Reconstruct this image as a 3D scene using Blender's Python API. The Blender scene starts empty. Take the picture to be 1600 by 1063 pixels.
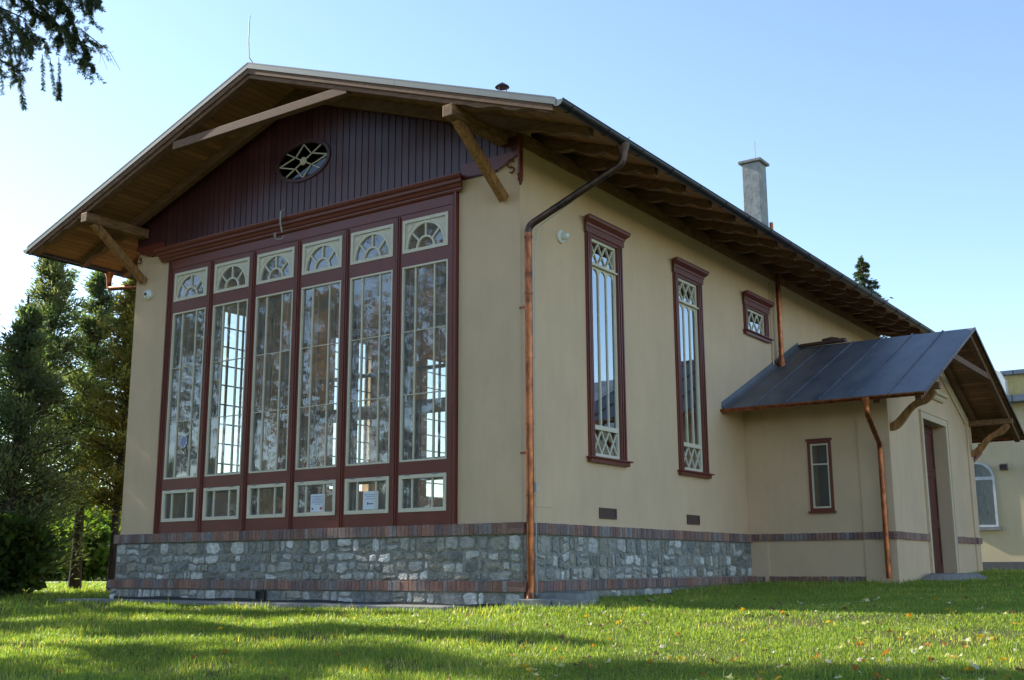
import bpy, bmesh, math, random
import numpy as np
from mathutils import Vector, Matrix

S = bpy.context.scene
COL = S.collection
rnd = random.Random(7)

# ------------------------------------------------------------------ camera
CAM = Vector((8.4542, -12.3906, -0.5910))
FW = Vector((-0.55869603, 0.80496084, 0.19974181))
RT = Vector((0.82102458, 0.57087768, -0.0041604))
UP = Vector((0.1173771, -0.16166854, 0.97983973))
FPX = 1745.6
cd = bpy.data.cameras.new('camera'); cam = bpy.data.objects.new('camera', cd); COL.objects.link(cam)
M = Matrix((RT, UP, -FW)).transposed().to_4x4(); M.translation = CAM
cam.matrix_world = M
cd.sensor_width = 36; cd.lens = FPX / 1600 * 36; cd.clip_start = 0.05; cd.clip_end = 2000
S.camera = cam

# ------------------------------------------------------------------ sky, sun, exposure
SUN_EL = math.radians(30)
SUN_AZ = math.radians(264.8)          # compass bearing of the sun, +Y is north: low in the west
w = bpy.data.worlds.new('World'); S.world = w; w.use_nodes = True
nt = w.node_tree; bg = nt.nodes['Background']
sky = nt.nodes.new('ShaderNodeTexSky'); sky.sky_type = 'NISHITA'; sky.sun_disc = False
sky.sun_elevation = SUN_EL; sky.sun_rotation = SUN_AZ
sky.air_density = 1.0; sky.dust_density = 0.3; sky.ozone_density = 1.6
nt.links.new(sky.outputs[0], bg.inputs[0]); bg.inputs[1].default_value = 0.15
sd = bpy.data.lights.new('sun', 'SUN'); sun = bpy.data.objects.new('sun', sd); COL.objects.link(sun)
sd.energy = 5.0; sd.angle = math.radians(0.5); sd.color = (1.0, 0.93, 0.80)
to_sun = Vector((math.sin(SUN_AZ) * math.cos(SUN_EL), math.cos(SUN_AZ) * math.cos(SUN_EL), math.sin(SUN_EL)))
sun.rotation_euler = to_sun.to_track_quat('Z', 'Y').to_euler()
S.view_settings.view_transform = 'Standard'; S.view_settings.look = 'None'
S.view_settings.gamma = 1; S.view_settings.exposure = 1.0
S.render.engine = 'CYCLES'
S.cycles.max_bounces = 8; S.cycles.transparent_max_bounces = 24

def at(px, dist, z=None):
    """ground point seen in photo column px at a given distance"""
    a = (px - 800) / FPX
    d = Vector((FW.x + RT.x * a - UP.x * 0.207, FW.y + RT.y * a - UP.y * 0.207, 0)).normalized() * dist
    x, y = CAM.x + d.x, CAM.y + d.y
    return x, y

# ------------------------------------------------------------------ materials
def mat(name, col, rough=0.6, metal=0.0, var=0.15, vscale=6.0, bump=0.0, bscale=40.0, tint=False,
        stretch=(1, 1, 1), spec=0.5, col2=None, coat=0.0, groove=None, grain=False):
    m = bpy.data.materials.new(name); m.use_nodes = True
    n = m.node_tree.nodes; l = m.node_tree.links
    p = n['Principled BSDF']
    p.inputs['Roughness'].default_value = rough; p.inputs['Metallic'].default_value = metal
    p.inputs['Specular IOR Level'].default_value = spec
    p.inputs['Coat Weight'].default_value = coat
    tc = n.new('ShaderNodeTexCoord'); mp = n.new('ShaderNodeMapping')
    mp.inputs['Scale'].default_value = stretch
    l.new(tc.outputs['Object'], mp.inputs['Vector'])
    nz = n.new('ShaderNodeTexNoise'); nz.inputs['Scale'].default_value = vscale
    nz.inputs['Detail'].default_value = 6; nz.inputs['Roughness'].default_value = 0.6
    l.new(mp.outputs[0], nz.inputs['Vector'])
    mr = n.new('ShaderNodeMapRange'); mr.inputs['From Min'].default_value = 0.3; mr.inputs['From Max'].default_value = 0.7
    l.new(nz.outputs['Fac'], mr.inputs['Value'])
    mix = n.new('ShaderNodeMix'); mix.data_type = 'RGBA'
    c2 = col2 if col2 else tuple(min(1, c * (1 + var)) for c in col)
    c1 = col if col2 else tuple(c * (1 - var) for c in col)
    mix.inputs[6].default_value = (*c1, 1); mix.inputs[7].default_value = (*c2, 1)
    l.new(mr.outputs[0], mix.inputs[0])
    out = mix.outputs[2]
    if tint:
        at_ = n.new('ShaderNodeAttribute'); at_.attribute_name = 'tint'
        mu = n.new('ShaderNodeMix'); mu.data_type = 'RGBA'; mu.blend_type = 'MULTIPLY'; mu.inputs[0].default_value = 1
        l.new(out, mu.inputs[6]); l.new(at_.outputs['Color'], mu.inputs[7]); out = mu.outputs[2]
    hgt = None
    if groove:                        # board joints every `groove[1]` metres along an axis
        sx = n.new('ShaderNodeSeparateXYZ'); l.new(tc.outputs['Object'], sx.inputs[0])
        dv = n.new('ShaderNodeMath'); dv.operation = 'DIVIDE'; dv.inputs[1].default_value = groove[1]
        l.new(sx.outputs[groove[0]], dv.inputs[0])
        fr = n.new('ShaderNodeMath'); fr.operation = 'FRACT'; l.new(dv.outputs[0], fr.inputs[0])
        lt = n.new('ShaderNodeMath'); lt.operation = 'LESS_THAN'; lt.inputs[1].default_value = 0.07; l.new(fr.outputs[0], lt.inputs[0])
        fl = n.new('ShaderNodeMath'); fl.operation = 'FLOOR'; l.new(dv.outputs[0], fl.inputs[0])
        wn = n.new('ShaderNodeTexWhiteNoise'); wn.noise_dimensions = '1D'; l.new(fl.outputs[0], wn.inputs['W'])
        m2 = n.new('ShaderNodeMapRange'); m2.inputs['To Min'].default_value = 0.7; m2.inputs['To Max'].default_value = 1.2
        l.new(wn.outputs['Value'], m2.inputs['Value'])
        mm = n.new('ShaderNodeMix'); mm.data_type = 'RGBA'; mm.blend_type = 'MULTIPLY'; mm.inputs[0].default_value = 1
        l.new(out, mm.inputs[6]); l.new(m2.outputs[0], mm.inputs[7])
        md = n.new('ShaderNodeMix'); md.data_type = 'RGBA'; md.inputs[7].default_value = (col[0] * .2, col[1] * .2, col[2] * .2, 1)
        l.new(lt.outputs[0], md.inputs[0]); l.new(mm.outputs[2], md.inputs[6]); out = md.outputs[2]
        hgt = lt.outputs[0]
    l.new(out, p.inputs['Base Color'])
    rr = n.new('ShaderNodeMapRange'); rr.inputs['To Min'].default_value = max(0, rough - 0.08); rr.inputs['To Max'].default_value = min(1, rough + 0.1)
    l.new(nz.outputs['Fac'], rr.inputs['Value']); l.new(rr.outputs[0], p.inputs['Roughness'])
    if bump:
        nb = n.new('ShaderNodeTexNoise'); nb.inputs['Scale'].default_value = bscale; nb.inputs['Detail'].default_value = 5
        l.new(mp.outputs[0], nb.inputs['Vector'])
        b = n.new('ShaderNodeBump'); b.inputs['Strength'].default_value = 1.0; b.inputs['Distance'].default_value = bump
        l.new(nb.outputs['Fac'], b.inputs['Height']); l.new(b.outputs[0], p.inputs['Normal'])
    return m

def plaster_mat(name, c):
    m = mat(name, c, rough=0.9, var=0.05, vscale=1.3, bump=0.0035, bscale=90, spec=0.2)
    n = m.node_tree.nodes; l = m.node_tree.links; p = n['Principled BSDF']
    src = p.inputs['Base Color'].links[0].from_socket
    # rain streaks and damp marks low on the wall, a stain of the render itself
    tc = n.new('ShaderNodeTexCoord'); mp = n.new('ShaderNodeMapping'); mp.inputs['Scale'].default_value = (3.1, 3.1, 0.8)
    l.new(tc.outputs['Object'], mp.inputs['Vector'])
    nz = n.new('ShaderNodeTexNoise'); nz.inputs['Scale'].default_value = 1.0; nz.inputs['Detail'].default_value = 8; nz.inputs['Roughness'].default_value = 0.7
    l.new(mp.outputs[0], nz.inputs['Vector'])
    mr = n.new('ShaderNodeMapRange'); mr.inputs['From Min'].default_value = 0.45; mr.inputs['From Max'].default_value = 0.8
    mr.inputs['To Min'].default_value = 0; mr.inputs['To Max'].default_value = 0.32
    l.new(nz.outputs['Fac'], mr.inputs['Value'])
    mx = n.new('ShaderNodeMix'); mx.data_type = 'RGBA'; mx.inputs[7].default_value = (c[0] * .72, c[1] * .72, c[2] * .74, 1)
    l.new(mr.outputs[0], mx.inputs[0]); l.new(src, mx.inputs[6]); l.new(mx.outputs[2], p.inputs['Base Color'])
    return m

def leaf_mat(name, col, trans=0.5, rough=0.6):
    m = bpy.data.materials.new(name); m.use_nodes = True
    n = m.node_tree.nodes; l = m.node_tree.links; p = n['Principled BSDF']; o = n['Material Output']
    a = n.new('ShaderNodeAttribute'); a.attribute_name = 'tint'
    mu = n.new('ShaderNodeMix'); mu.data_type = 'RGBA'; mu.blend_type = 'MULTIPLY'; mu.inputs[0].default_value = 1
    mu.inputs[6].default_value = (*col, 1); l.new(a.outputs['Color'], mu.inputs[7])
    l.new(mu.outputs[2], p.inputs['Base Color']); p.inputs['Roughness'].default_value = rough
    p.inputs['Specular IOR Level'].default_value = 0.35
    t = n.new('ShaderNodeBsdfTranslucent'); g = n.new('ShaderNodeMix'); g.data_type = 'RGBA'; g.blend_type = 'MULTIPLY'; g.inputs[0].default_value = 1
    g.inputs[7].default_value = (1.4, 1.62, 0.6, 1); l.new(mu.outputs[2], g.inputs[6]); l.new(g.outputs[2], t.inputs['Color'])
    ms = n.new('ShaderNodeMixShader'); ms.inputs[0].default_value = trans
    l.new(p.outputs[0], ms.inputs[1]); l.new(t.outputs[0], ms.inputs[2]); l.new(ms.outputs[0], o.inputs[0])
    return m

def glass_mat(name, ior, tintc, dust=0.0, wav=0.0, wscale=3.0, stretch=(1, 1, 1), boost=0.0):
    m = bpy.data.materials.new(name); m.use_nodes = True
    n = m.node_tree.nodes; l = m.node_tree.links; o = n['Material Output']; n.remove(n['Principled BSDF'])
    tr = n.new('ShaderNodeBsdfTransparent'); tr.inputs[0].default_value = (*tintc, 1)
    gl = n.new('ShaderNodeBsdfGlossy'); gl.inputs['Roughness'].default_value = 0.015; gl.inputs['Color'].default_value = (0.86, 0.94, 1, 1)
    fr = n.new('ShaderNodeFresnel'); fr.inputs['IOR'].default_value = ior
    ad = n.new('ShaderNodeMath'); ad.operation = 'ADD'; ad.use_clamp = True; ad.inputs[1].default_value = boost
    l.new(fr.outputs[0], ad.inputs[0])
    ms = n.new('ShaderNodeMixShader'); l.new(ad.outputs[0], ms.inputs[0]); l.new(tr.outputs[0], ms.inputs[1]); l.new(gl.outputs[0], ms.inputs[2])
    df = n.new('ShaderNodeBsdfDiffuse'); df.inputs[0].default_value = (.75, .75, .72, 1); md = n.new('ShaderNodeMixShader')
    dn = n.new('ShaderNodeTexNoise'); dn.inputs['Scale'].default_value = 9; dn.inputs['Detail'].default_value = 6; dm = n.new('ShaderNodeMath'); dm.operation = 'MULTIPLY'; dm.inputs[1].default_value = dust * 2
    dc = n.new('ShaderNodeTexCoord'); l.new(dc.outputs['Object'], dn.inputs['Vector']); l.new(dn.outputs['Fac'], dm.inputs[0]); l.new(dm.outputs[0], md.inputs[0])
    l.new(ms.outputs[0], md.inputs[1]); l.new(df.outputs[0], md.inputs[2]); l.new(md.outputs[0], o.inputs[0])
    if wav:
        tc = n.new('ShaderNodeTexCoord'); mp = n.new('ShaderNodeMapping'); mp.inputs['Scale'].default_value = stretch
        l.new(tc.outputs['Object'], mp.inputs[0])
        nz = n.new('ShaderNodeTexNoise'); nz.inputs['Scale'].default_value = wscale; nz.inputs['Detail'].default_value = 3
        l.new(mp.outputs[0], nz.inputs['Vector'])
        b = n.new('ShaderNodeBump'); b.inputs['Strength'].default_value = 1; b.inputs['Distance'].default_value = wav
        l.new(nz.outputs['Fac'], b.inputs['Height']); l.new(b.outputs[0], gl.inputs['Normal'])
    return m

PLASTER = plaster_mat('cream_plaster', (0.665, 0.480, 0.312))
PLASTER2 = plaster_mat('yellow_plaster', (0.57, 0.475, 0.32))
TRIM = plaster_mat('pale_plaster_trim', (0.64, 0.50, 0.34))
RED = mat('oxblood_paint', (0.155, 0.034, 0.021), rough=0.38, var=0.12, vscale=3, bump=0.0006, bscale=60, stretch=(1, 1, 0.2))
CLAD = mat('oxblood_boards', (0.075, 0.023, 0.025), rough=0.36, var=0.22, vscale=2.0, bump=0.0008, bscale=40, stretch=(3, 3, 0.3), tint=True)
CREAM = mat('cream_paint', (0.66, 0.60, 0.46), rough=0.45, var=0.05, vscale=8)
WOODY = mat('beam_wood', (0.09, 0.05, 0.028), rough=0.7, vscale=5, stretch=(5, 1, 5), col2=(0.34, 0.175, 0.075), spec=0.25, bump=0.002, bscale=30)
WOODX = mat('rafter_wood', (0.115, 0.062, 0.038), rough=0.7, vscale=5, stretch=(1, 5, 4), col2=(0.23, 0.125, 0.070), spec=0.25, bump=0.002, bscale=30)
WOODT = mat('strut_wood', (0.15, 0.070, 0.026), rough=0.7, vscale=4, stretch=(6, 6, 1.2), col2=(0.46, 0.23, 0.085), spec=0.25, bump=0.003, bscale=24)
SOFFIT = mat('soffit_boards', (0.24, 0.105, 0.042), rough=0.65, vscale=3, stretch=(6, 0.7, 6), col2=(0.36, 0.17, 0.068), groove=(0, 0.115), bump=0.001)
PSOFFIT = mat('porch_soffit_boards', (0.20, 0.095, 0.042), rough=0.65, vscale=3, stretch=(0.7, 6, 6), col2=(0.30, 0.15, 0.065), groove=(1, 0.11), bump=0.001)
DARKMETAL = mat('dark_gutter_metal', (0.035, 0.035, 0.042), rough=0.38, metal=0.6, var=0.4, vscale=9)
COPPER = mat('copper', (0.56, 0.19, 0.075), rough=0.36, metal=0.9, vscale=11, stretch=(1, 1, 0.5), col2=(0.13, 0.045, 0.028), bump=0.0006)
COPDARK = mat('tarnished_copper', (0.15, 0.085, 0.065), rough=0.4, metal=0.8, vscale=7, col2=(0.045, 0.035, 0.035))
ZINC = mat('zinc_flashing', (0.17, 0.19, 0.19), rough=0.6, metal=0.2, var=0.12, vscale=5)
SHEET = mat('dark_sheet_roof', (0.070, 0.082, 0.105), rough=0.5, metal=0.15, vscale=1.6, col2=(0.165, 0.165, 0.175), bump=0.003, bscale=7, stretch=(1.5, 0.6, 0.6))
MORTAR = mat('mortar', (0.27, 0.265, 0.24), rough=0.95, var=0.35, vscale=12, bump=0.014, bscale=45, spec=0.1)
STONE = mat('rubble_stone', (0.62, 0.60, 0.56), rough=0.85, col2=(1.28, 1.22, 1.12), vscale=13, bump=0.016, bscale=20, stretch=(1, 1, 1.6), tint=True, spec=0.3)
BRICK = mat('soldier_brick', (0.80, 0.80, 0.80), rough=0.85, var=0.25, vscale=25, bump=0.003, bscale=60, tint=True, spec=0.2)
CONC = mat('concrete', (0.25, 0.25, 0.235), rough=0.95, var=0.2, vscale=10, bump=0.006, bscale=60, spec=0.1)
CHIM = mat('chimney_render', (0.30, 0.305, 0.285), rough=0.95, var=0.25, vscale=6, bump=0.006, bscale=12, spec=0.1)
GRAVEL = mat('gravel', (0.33, 0.31, 0.28), rough=0.95, var=0.5, vscale=60, bump=0.02, bscale=70, spec=0.1)
BLACK = mat('black_membrane', (0.018, 0.018, 0.022), rough=0.5, var=0.3, bump=0.006, bscale=90)
WHITE = mat('white_plastic', (0.75, 0.76, 0.74), rough=0.35, var=0.03)
DARKG = mat('dark_lens', (0.02, 0.02, 0.025), rough=0.1)
BROWNV = mat('brown_vent', (0.10, 0.055, 0.045), rough=0.5)
PAPER = mat('paper', (0.72, 0.75, 0.82), rough=0.7, var=0.03)
INK = mat('ink', (0.10, 0.12, 0.25), rough=0.7)
INKRED = mat('red_ink', (0.5, 0.04, 0.08), rough=0.7)
INKGRN = mat('green_ink', (0.08, 0.25, 0.12), rough=0.7)
BARK = mat('bark', (0.055, 0.045, 0.037), rough=0.95, var=0.35, vscale=10, bump=0.03, bscale=14, stretch=(2, 2, 0.4), spec=0.1)
FLOOR = mat('floor_wood', (0.40, 0.25, 0.12), rough=0.35, var=0.2, stretch=(4, 0.5, 1))
INWALL = mat('inside_wall', (0.80, 0.60, 0.25), rough=0.9, var=0.08)
INGREY = mat('inside_grey_paint', (0.34, 0.36, 0.33), rough=0.6, var=0.05)
CEIL = mat('ceiling_boards', (0.55, 0.42, 0.26), rough=0.8, groove=(0, 0.12))
DARKWOOD = mat('wall_bar_wood', (0.16, 0.085, 0.04), rough=0.5)
REDDOOR = mat('red_door_paint', (0.085, 0.017, 0.015), rough=0.35, var=0.08)
BLUER = mat('blue_grey_roof', (0.10, 0.13, 0.17), rough=0.6, var=0.15, groove=(0, 0.6))
CABLE = mat('grey_cable', (0.45, 0.45, 0.43), rough=0.5, metal=0.3)
CURTAIN = mat('net_curtain', (0.85, 0.87, 0.9), rough=0.9, var=0.2, vscale=5, stretch=(3, 3, .8))
GLASSF = glass_mat('old_wavy_glass', 1.65, (0.90, 0.92, 0.88), dust=0.13, wav=0.0005, wscale=7, boost=0.07)
GLASSS = glass_mat('side_glass', 2.1, (0.62, 0.68, 0.68), wav=0.0005, wscale=2.5, boost=0.30)
GLASSB = glass_mat('plain_glass', 1.5, (0.88, 0.9, 0.88), boost=0.04)

# ------------------------------------------------------------------ mesh helpers
class MB:
    def __init__(s): s.v = []; s.f = []; s.t = []
    def add(s, vs, fs, t=None):
        b = len(s.v); s.v += [tuple(v) for v in vs]
        for f in fs: s.f.append([i + b for i in f]); s.t.append(t if t else (1, 1, 1))
        return s
    def hexa(s, p, t=None):       # p: 4 bottom, 4 top
        return s.add(p, [(3, 2, 1, 0), (4, 5, 6, 7), (0, 1, 5, 4), (1, 2, 6, 5), (2, 3, 7, 6), (3, 0, 4, 7)], t)
    def box(s, x0, x1, y0, y1, z0, z1, t=None):
        return s.hexa([(x0, y0, z0), (x1, y0, z0), (x1, y1, z0), (x0, y1, z0), (x0, y0, z1), (x1, y0, z1), (x1, y1, z1), (x0, y1, z1)], t)
    def pbox(s, F, u0, u1, v0, v1, d0, d1, t=None):
        return s.hexa([F(u0, v0, d0), F(u1, v0, d0), F(u1, v0, d1), F(u0, v0, d1), F(u0, v1, d0), F(u1, v1, d0), F(u1, v1, d1), F(u0, v1, d1)], t)
    def pprism(s, F, poly, d0, d1, t=None):
        n = len(poly)
        vs = [F(u, v, d0) for u, v in poly] + [F(u, v, d1) for u, v in poly]
        fs = [list(range(n)), list(range(n, 2 * n))[::-1]] + [[i, (i + 1) % n, n + (i + 1) % n, n + i] for i in range(n)]
        return s.add(vs, fs, t)
    def ring(s, F, inner, outer, d0, d1, closed=True, t=None):   # strip between two outlines of equal count
        n = len(inner); k = n if closed else n - 1
        vs = [F(*p, d0) for p in inner] + [F(*p, d0) for p in outer] + [F(*p, d1) for p in inner] + [F(*p, d1) for p in outer]
        fs = []
        for i in range(k):
            j = (i + 1) % n
            fs += [[i, j, n + j, n + i], [2 * n + i, 3 * n + i, 3 * n + j, 2 * n + j], [i, 2 * n + i, 2 * n + j, j], [n + i, n + j, 3 * n + j, 3 * n + i]]
        if not closed:
            fs += [[0, n, 3 * n, 2 * n], [n - 1, 3 * n - 1, 4 * n - 1, 2 * n - 1]]
        return s.add(vs, fs, t)
    def frame(s, F, u0, u1, v0, v1, wd, d0, d1, wb=None, wt=None, ws=None):
        ws = wd if ws is None else ws; wb = wd if wb is None else wb; wt = wd if wt is None else wt
        return s.ring(F, [(u0 + ws, v0 + wb), (u1 - ws, v0 + wb), (u1 - ws, v1 - wt), (u0 + ws, v1 - wt)], [(u0, v0), (u1, v0), (u1, v1), (u0, v1)], d0, d1)
    def bar(s, F, p, q, w_, d0, d1):
        p = Vector(p); q = Vector(q); n_ = (q - p).normalized(); n_ = Vector((-n_.y, n_.x)) * w_ / 2
        return s.pprism(F, [tuple(p - n_), tuple(q - n_), tuple(q + n_), tuple(p + n_)], d0, d1)
    def beam(s, a, b, w_, h, up=(0, 0, 1), t=None):
        a = Vector(a); b = Vector(b); d = (b - a).normalized(); r = d.cross(Vector(up)).normalized() * w_ / 2; u = r.cross(d).normalized() * h / 2
        return s.hexa([a - r - u, a + r - u, b + r - u, b - r - u, a - r + u, a + r + u, b + r + u, b - r + u], t)
    def tube(s, pts, r, n=10, cap=True, t=None):
        pts = [Vector(p) for p in pts]; rs = r if isinstance(r, (list, tuple)) else [r] * len(pts)
        vs = []; fs = []; prev = None
        for i, p in enumerate(pts):
            d = (pts[min(i + 1, len(pts) - 1)] - pts[max(i - 1, 0)]).normalized()
            if prev is None:
                a = Vector((0, 0, 1)) if abs(d.z) < 0.9 else Vector((1, 0, 0)); x = d.cross(a).normalized()
            else:
                x = (prev - d * prev.dot(d)).normalized()
            prev = x; y = d.cross(x)
            for k in range(n):
                an = 2 * math.pi * k / n; vs.append(p + (x * math.cos(an) + y * math.sin(an)) * rs[i])
        for i in range(len(pts) - 1):
            for k in range(n):
                fs.append([i * n + k, i * n + (k + 1) % n, (i + 1) * n + (k + 1) % n, (i + 1) * n + k])
        if cap: fs += [list(range(n))[::-1], [(len(pts) - 1) * n + k for k in range(n)]]
        return s.add(vs, fs, t)
    def lathe(s, prof, c, n=16, axis='z'):   # prof: (r, h)
        vs = []
        for r, h in prof:
            for k in range(n):
                a = 2 * math.pi * k / n; p = (r * math.cos(a), r * math.sin(a), h)
                if axis == 'x': p = (h, p[0], p[1])
                if axis == '-y': p = (p[0], -h, p[1])
                vs.append((c[0] + p[0], c[1] + p[1], c[2] + p[2]))
        m_ = len(prof)
        fs = [[i * n + k, i * n + (k + 1) % n, (i + 1) * n + (k + 1) % n, (i + 1) * n + k] for i in range(m_ - 1) for k in range(n)]
        fs += [list(range(n)), [(m_ - 1) * n + k for k in range(n)]]
        return s.add(vs, fs)
    def build(s, name, mt, parent=None, bevel=0, smooth=False, recalc=True):
        me = bpy.data.meshes.new(name); me.from_pydata(s.v, [], s.f)
        at_ = me.attributes.new('tint', 'FLOAT_COLOR', 'FACE')
        at_.data.foreach_set('color', np.array([(*t, 1) for t in s.t], dtype=np.float32).ravel())
        if recalc:
            b = bmesh.new(); b.from_mesh(me); bmesh.ops.recalc_face_normals(b, faces=b.faces); b.to_mesh(me); b.free()
        me.materials.append(mt)
        if smooth:
            me.polygons.foreach_set('use_smooth', [True] * len(me.polygons)); me.set_sharp_from_angle(angle=math.radians(40))
        o = bpy.data.objects.new(name, me); COL.objects.link(o)
        if parent: o.parent = parent
        if bevel:
            bv = o.modifiers.new('bevel', 'BEVEL'); bv.width = bevel; bv.segments = 2; bv.limit_method = 'ANGLE'; bv.angle_limit = math.radians(50)
            bv.harden_normals = False
        return o

def tag(o, label, cat, group=None, kind=None):
    o['label'] = label; o['category'] = cat
    if group: o['group'] = group
    if kind: o['kind'] = kind
    return o
def thing(name, label, cat, group=None, loc=(0, 0, 0)):
    o = bpy.data.objects.new(name, None); COL.objects.link(o); o.location = loc; o.empty_display_size = 0.2
    return tag(o, label, cat, group)
def struct(o): o['kind'] = 'structure'; return o

def FF(u, v, d): return (u, -d, v)            # south facade, d outward
def FE(u, v, d): return (d, u, v)             # east wall
def FWW(u, v, d): return (WX - d, u, v)       # west wall
def FN(u, v, d): return (u, LY + d, v)        # north wall

def sheet(mb, F, us, vs, solid, d0, d1):
    """wall slab on a grid of cells with holes, closed and without inner faces"""
    for i in range(len(us) - 1):
        for j in range(len(vs) - 1):
            if not solid(i, j): continue
            u0, u1, v0, v1 = us[i], us[i + 1], vs[j], vs[j + 1]
            mb.add([F(u0, v0, d1), F(u1, v0, d1), F(u1, v1, d1), F(u0, v1, d1)], [(0, 1, 2, 3)])
            mb.add([F(u0, v0, d0), F(u1, v0, d0), F(u1, v1, d0), F(u0, v1, d0)], [(3, 2, 1, 0)])
            for (di, dj, e) in ((-1, 0, ((u0, v0), (u0, v1))), (1, 0, ((u1, v0), (u1, v1))), (0, -1, ((u0, v0), (u1, v0))), (0, 1, ((u0, v1), (u1, v1)))):
                a, b = i + di, j + dj
                if not (0 <= a < len(us) - 1 and 0 <= b < len(vs) - 1 and solid(a, b)):
                    (p, q) = e; mb.add([F(*p, d1), F(*q, d1), F(*q, d0), F(*p, d0)], [(0, 1, 2, 3)])
def wall_with_holes(F, u0, u1, v0, v1, holes, d0, d1):
    us = sorted({u0, u1, *[h[0] for h in holes], *[h[1] for h in holes]})
    vs = sorted({v0, v1, *[h[2] for h in holes], *[h[3] for h in holes]})
    def solid(i, j):
        cu = (us[i] + us[i + 1]) / 2; cv = (vs[j] + vs[j + 1]) / 2
        return not any(h[0] < cu < h[1] and h[2] < cv < h[3] for h in holes)
    mb = MB(); sheet(mb, F, us, vs, solid, d0, d1); return mb

# ------------------------------------------------------------------ dimensions (metres; z 0 = top of upper brick band)
WX = -8.517; LY = 16.6; RX = WX / 2; ZR = 7.192; SL = 0.357; OVH = 1.4214; YF = -1.316; YB = 17.7
EX0 = WX - OVH; EX1 = OVH
def zt(x): return ZR - SL * abs(x - RX)
PX, P0, P1 = 2.7025, 7.5248, 13.7732
PRY = (P0 + P1) / 2; PZR = 4.0404; PZE = 2.2564; PEX = 3.634; PO = 0.975; PM = (PZR - PZE) / (PRY - (P0 - PO))
def pz(y): return PZR - PM * abs(y - PRY)

# ------------------------------------------------------------------ ground
def sstep(a, b, x): t = np.clip((x - a) / (b - a), 0, 1); return t * t * (3 - 2 * t)
def gz(x, y):
    x = np.asarray(x, float); y = np.asarray(y, float)
    east = sstep(-3.0, 1.0, x)
    z = -1.09 + np.clip(y + 0.6, 0, 14) * 0.0235 * east
    z = z + np.clip(y + 0.6, -13, 0) * 0.085
    z = z - 0.045 * sstep(-0.3, -0.9, y)
    z = z + 0.0 * east * sstep(0.8, 2.5, x) * sstep(-1, 3, y)
    z = z + 0.035 * np.sin(x * 0.9 + 1.3 * np.sin(y * 0.5)) * np.sin(y * 0.8 + x * 0.3) * sstep(-0.9, -2.2, y)
    z = z + 0.02 * np.sin(x * 2.3 + y) * np.sin(y * 2.1) * sstep(-0.9, -2.2, y)
    return z
def ground():
    def ax(lo, hi, c, n1):
        a = np.concatenate([np.linspace(-400, lo, 14)[:-1], np.arange(lo, hi, c), np.linspace(hi, 400, 14)]); return a
    xs = ax(-26, 16, 0.3, 0); ys = ax(-14, 26, 0.3, 0)
    X, Y = np.meshgrid(xs, ys); Z = gz(X, Y)
    n, m_ = X.shape; v = np.stack([X.ravel(), Y.ravel(), Z.ravel()], 1)
    f = [[j * m_ + i, j * m_ + i + 1, (j + 1) * m_ + i + 1, (j + 1) * m_ + i] for j in range(n - 1) for i in range(m_ - 1)]
    m = mat('lawn_soil', (0.050, 0.085, 0.018), rough=0.95, vscale=1.6, col2=(0.115, 0.105, 0.045), bump=0.02, bscale=30, spec=0.1)
    b = MB(); b.v = [tuple(p) for p in v]; b.f = f; b.t = [(1, 1, 1)] * len(f)
    o = b.build('ground', m, smooth=True, recalc=False); struct(o)
ground()
def strip(name, pts, mt, zo):     # flat strip draped on the ground, pts = list of (left,right)
    b = MB()
    vs = []
    for (l, r) in pts:
        for k in range(3):
            x = l[0] + (r[0] - l[0]) * k / 2; y = l[1] + (r[1] - l[1]) * k / 2
            vs.append((x, y, float(gz(x, y)) + zo))
    fs = [[i * 3 + k, i * 3 + k + 1, (i + 1) * 3 + k + 1, (i + 1) * 3 + k] for i in range(len(pts) - 1) for k in range(2)]
    b.add(vs, fs); o = b.build(name, mt, recalc=False); struct(o); return o
pave = MB(); pave.box(WX - 0.7, -0.75, -0.70, -0.02, -1.3, -1.085); struct(pave.build('path', CONC, bevel=0.01))
road_pts = []
for k in range(-16, 26):
    s = k * 2.5; c = at(60, 46); road_pts.append(((c[0] + RT.x * s, c[1] + RT.y * s), (c[0] + RT.x * s - 2.6, c[1] + RT.y * s + 3.6)))
strip('road', road_pts, mat('pale_road', (0.34, 0.33, 0.32), rough=0.9, var=0.15, vscale=3), 0.02)
gr = MB()
for (cx, cy, rx, ry, h) in ((3.05, 9.9, 0.6, 1.35, -0.735),):
    n = 28; vs = [(cx + 0.55 * rx * math.cos(2 * math.pi * k / n), cy + 0.7 * ry * math.sin(2 * math.pi * k / n), h + .02 * math.sin(k * 2.7)) for k in range(n)] + \
        [(cx + rx * (1 + .08 * math.sin(5 * k)) * math.cos(2 * math.pi * k / n), cy + ry * math.sin(2 * math.pi * k / n) * (1 + .06 * math.sin(3 * k)), -0.85) for k in range(n)]
    gr.add(vs, [list(range(n))] + [[k, (k + 1) % n, n + (k + 1) % n, n + k] for k in range(n)])
o = gr.build('gravel_ramp', GRAVEL, smooth=True); struct(o)

# ------------------------------------------------------------------ the hall
H = thing('brick_plinth_hall', 'long cream hall with oxblood timber gable, tall glazed front and rubble stone plinth', 'building')
# ---- walls
SW = [(1.8994, 2.6983), (4.8534, 5.6523)]; SZ0, SZ1 = 1.0315, 4.3996
eholes = [(a - 0.01, b + 0.01, SZ0 - 0.01, SZ1 + 0.01) for a, b in SW] + [(7.88, 8.80, 3.96, 4.43)]
WALLT = 5.43
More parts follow.
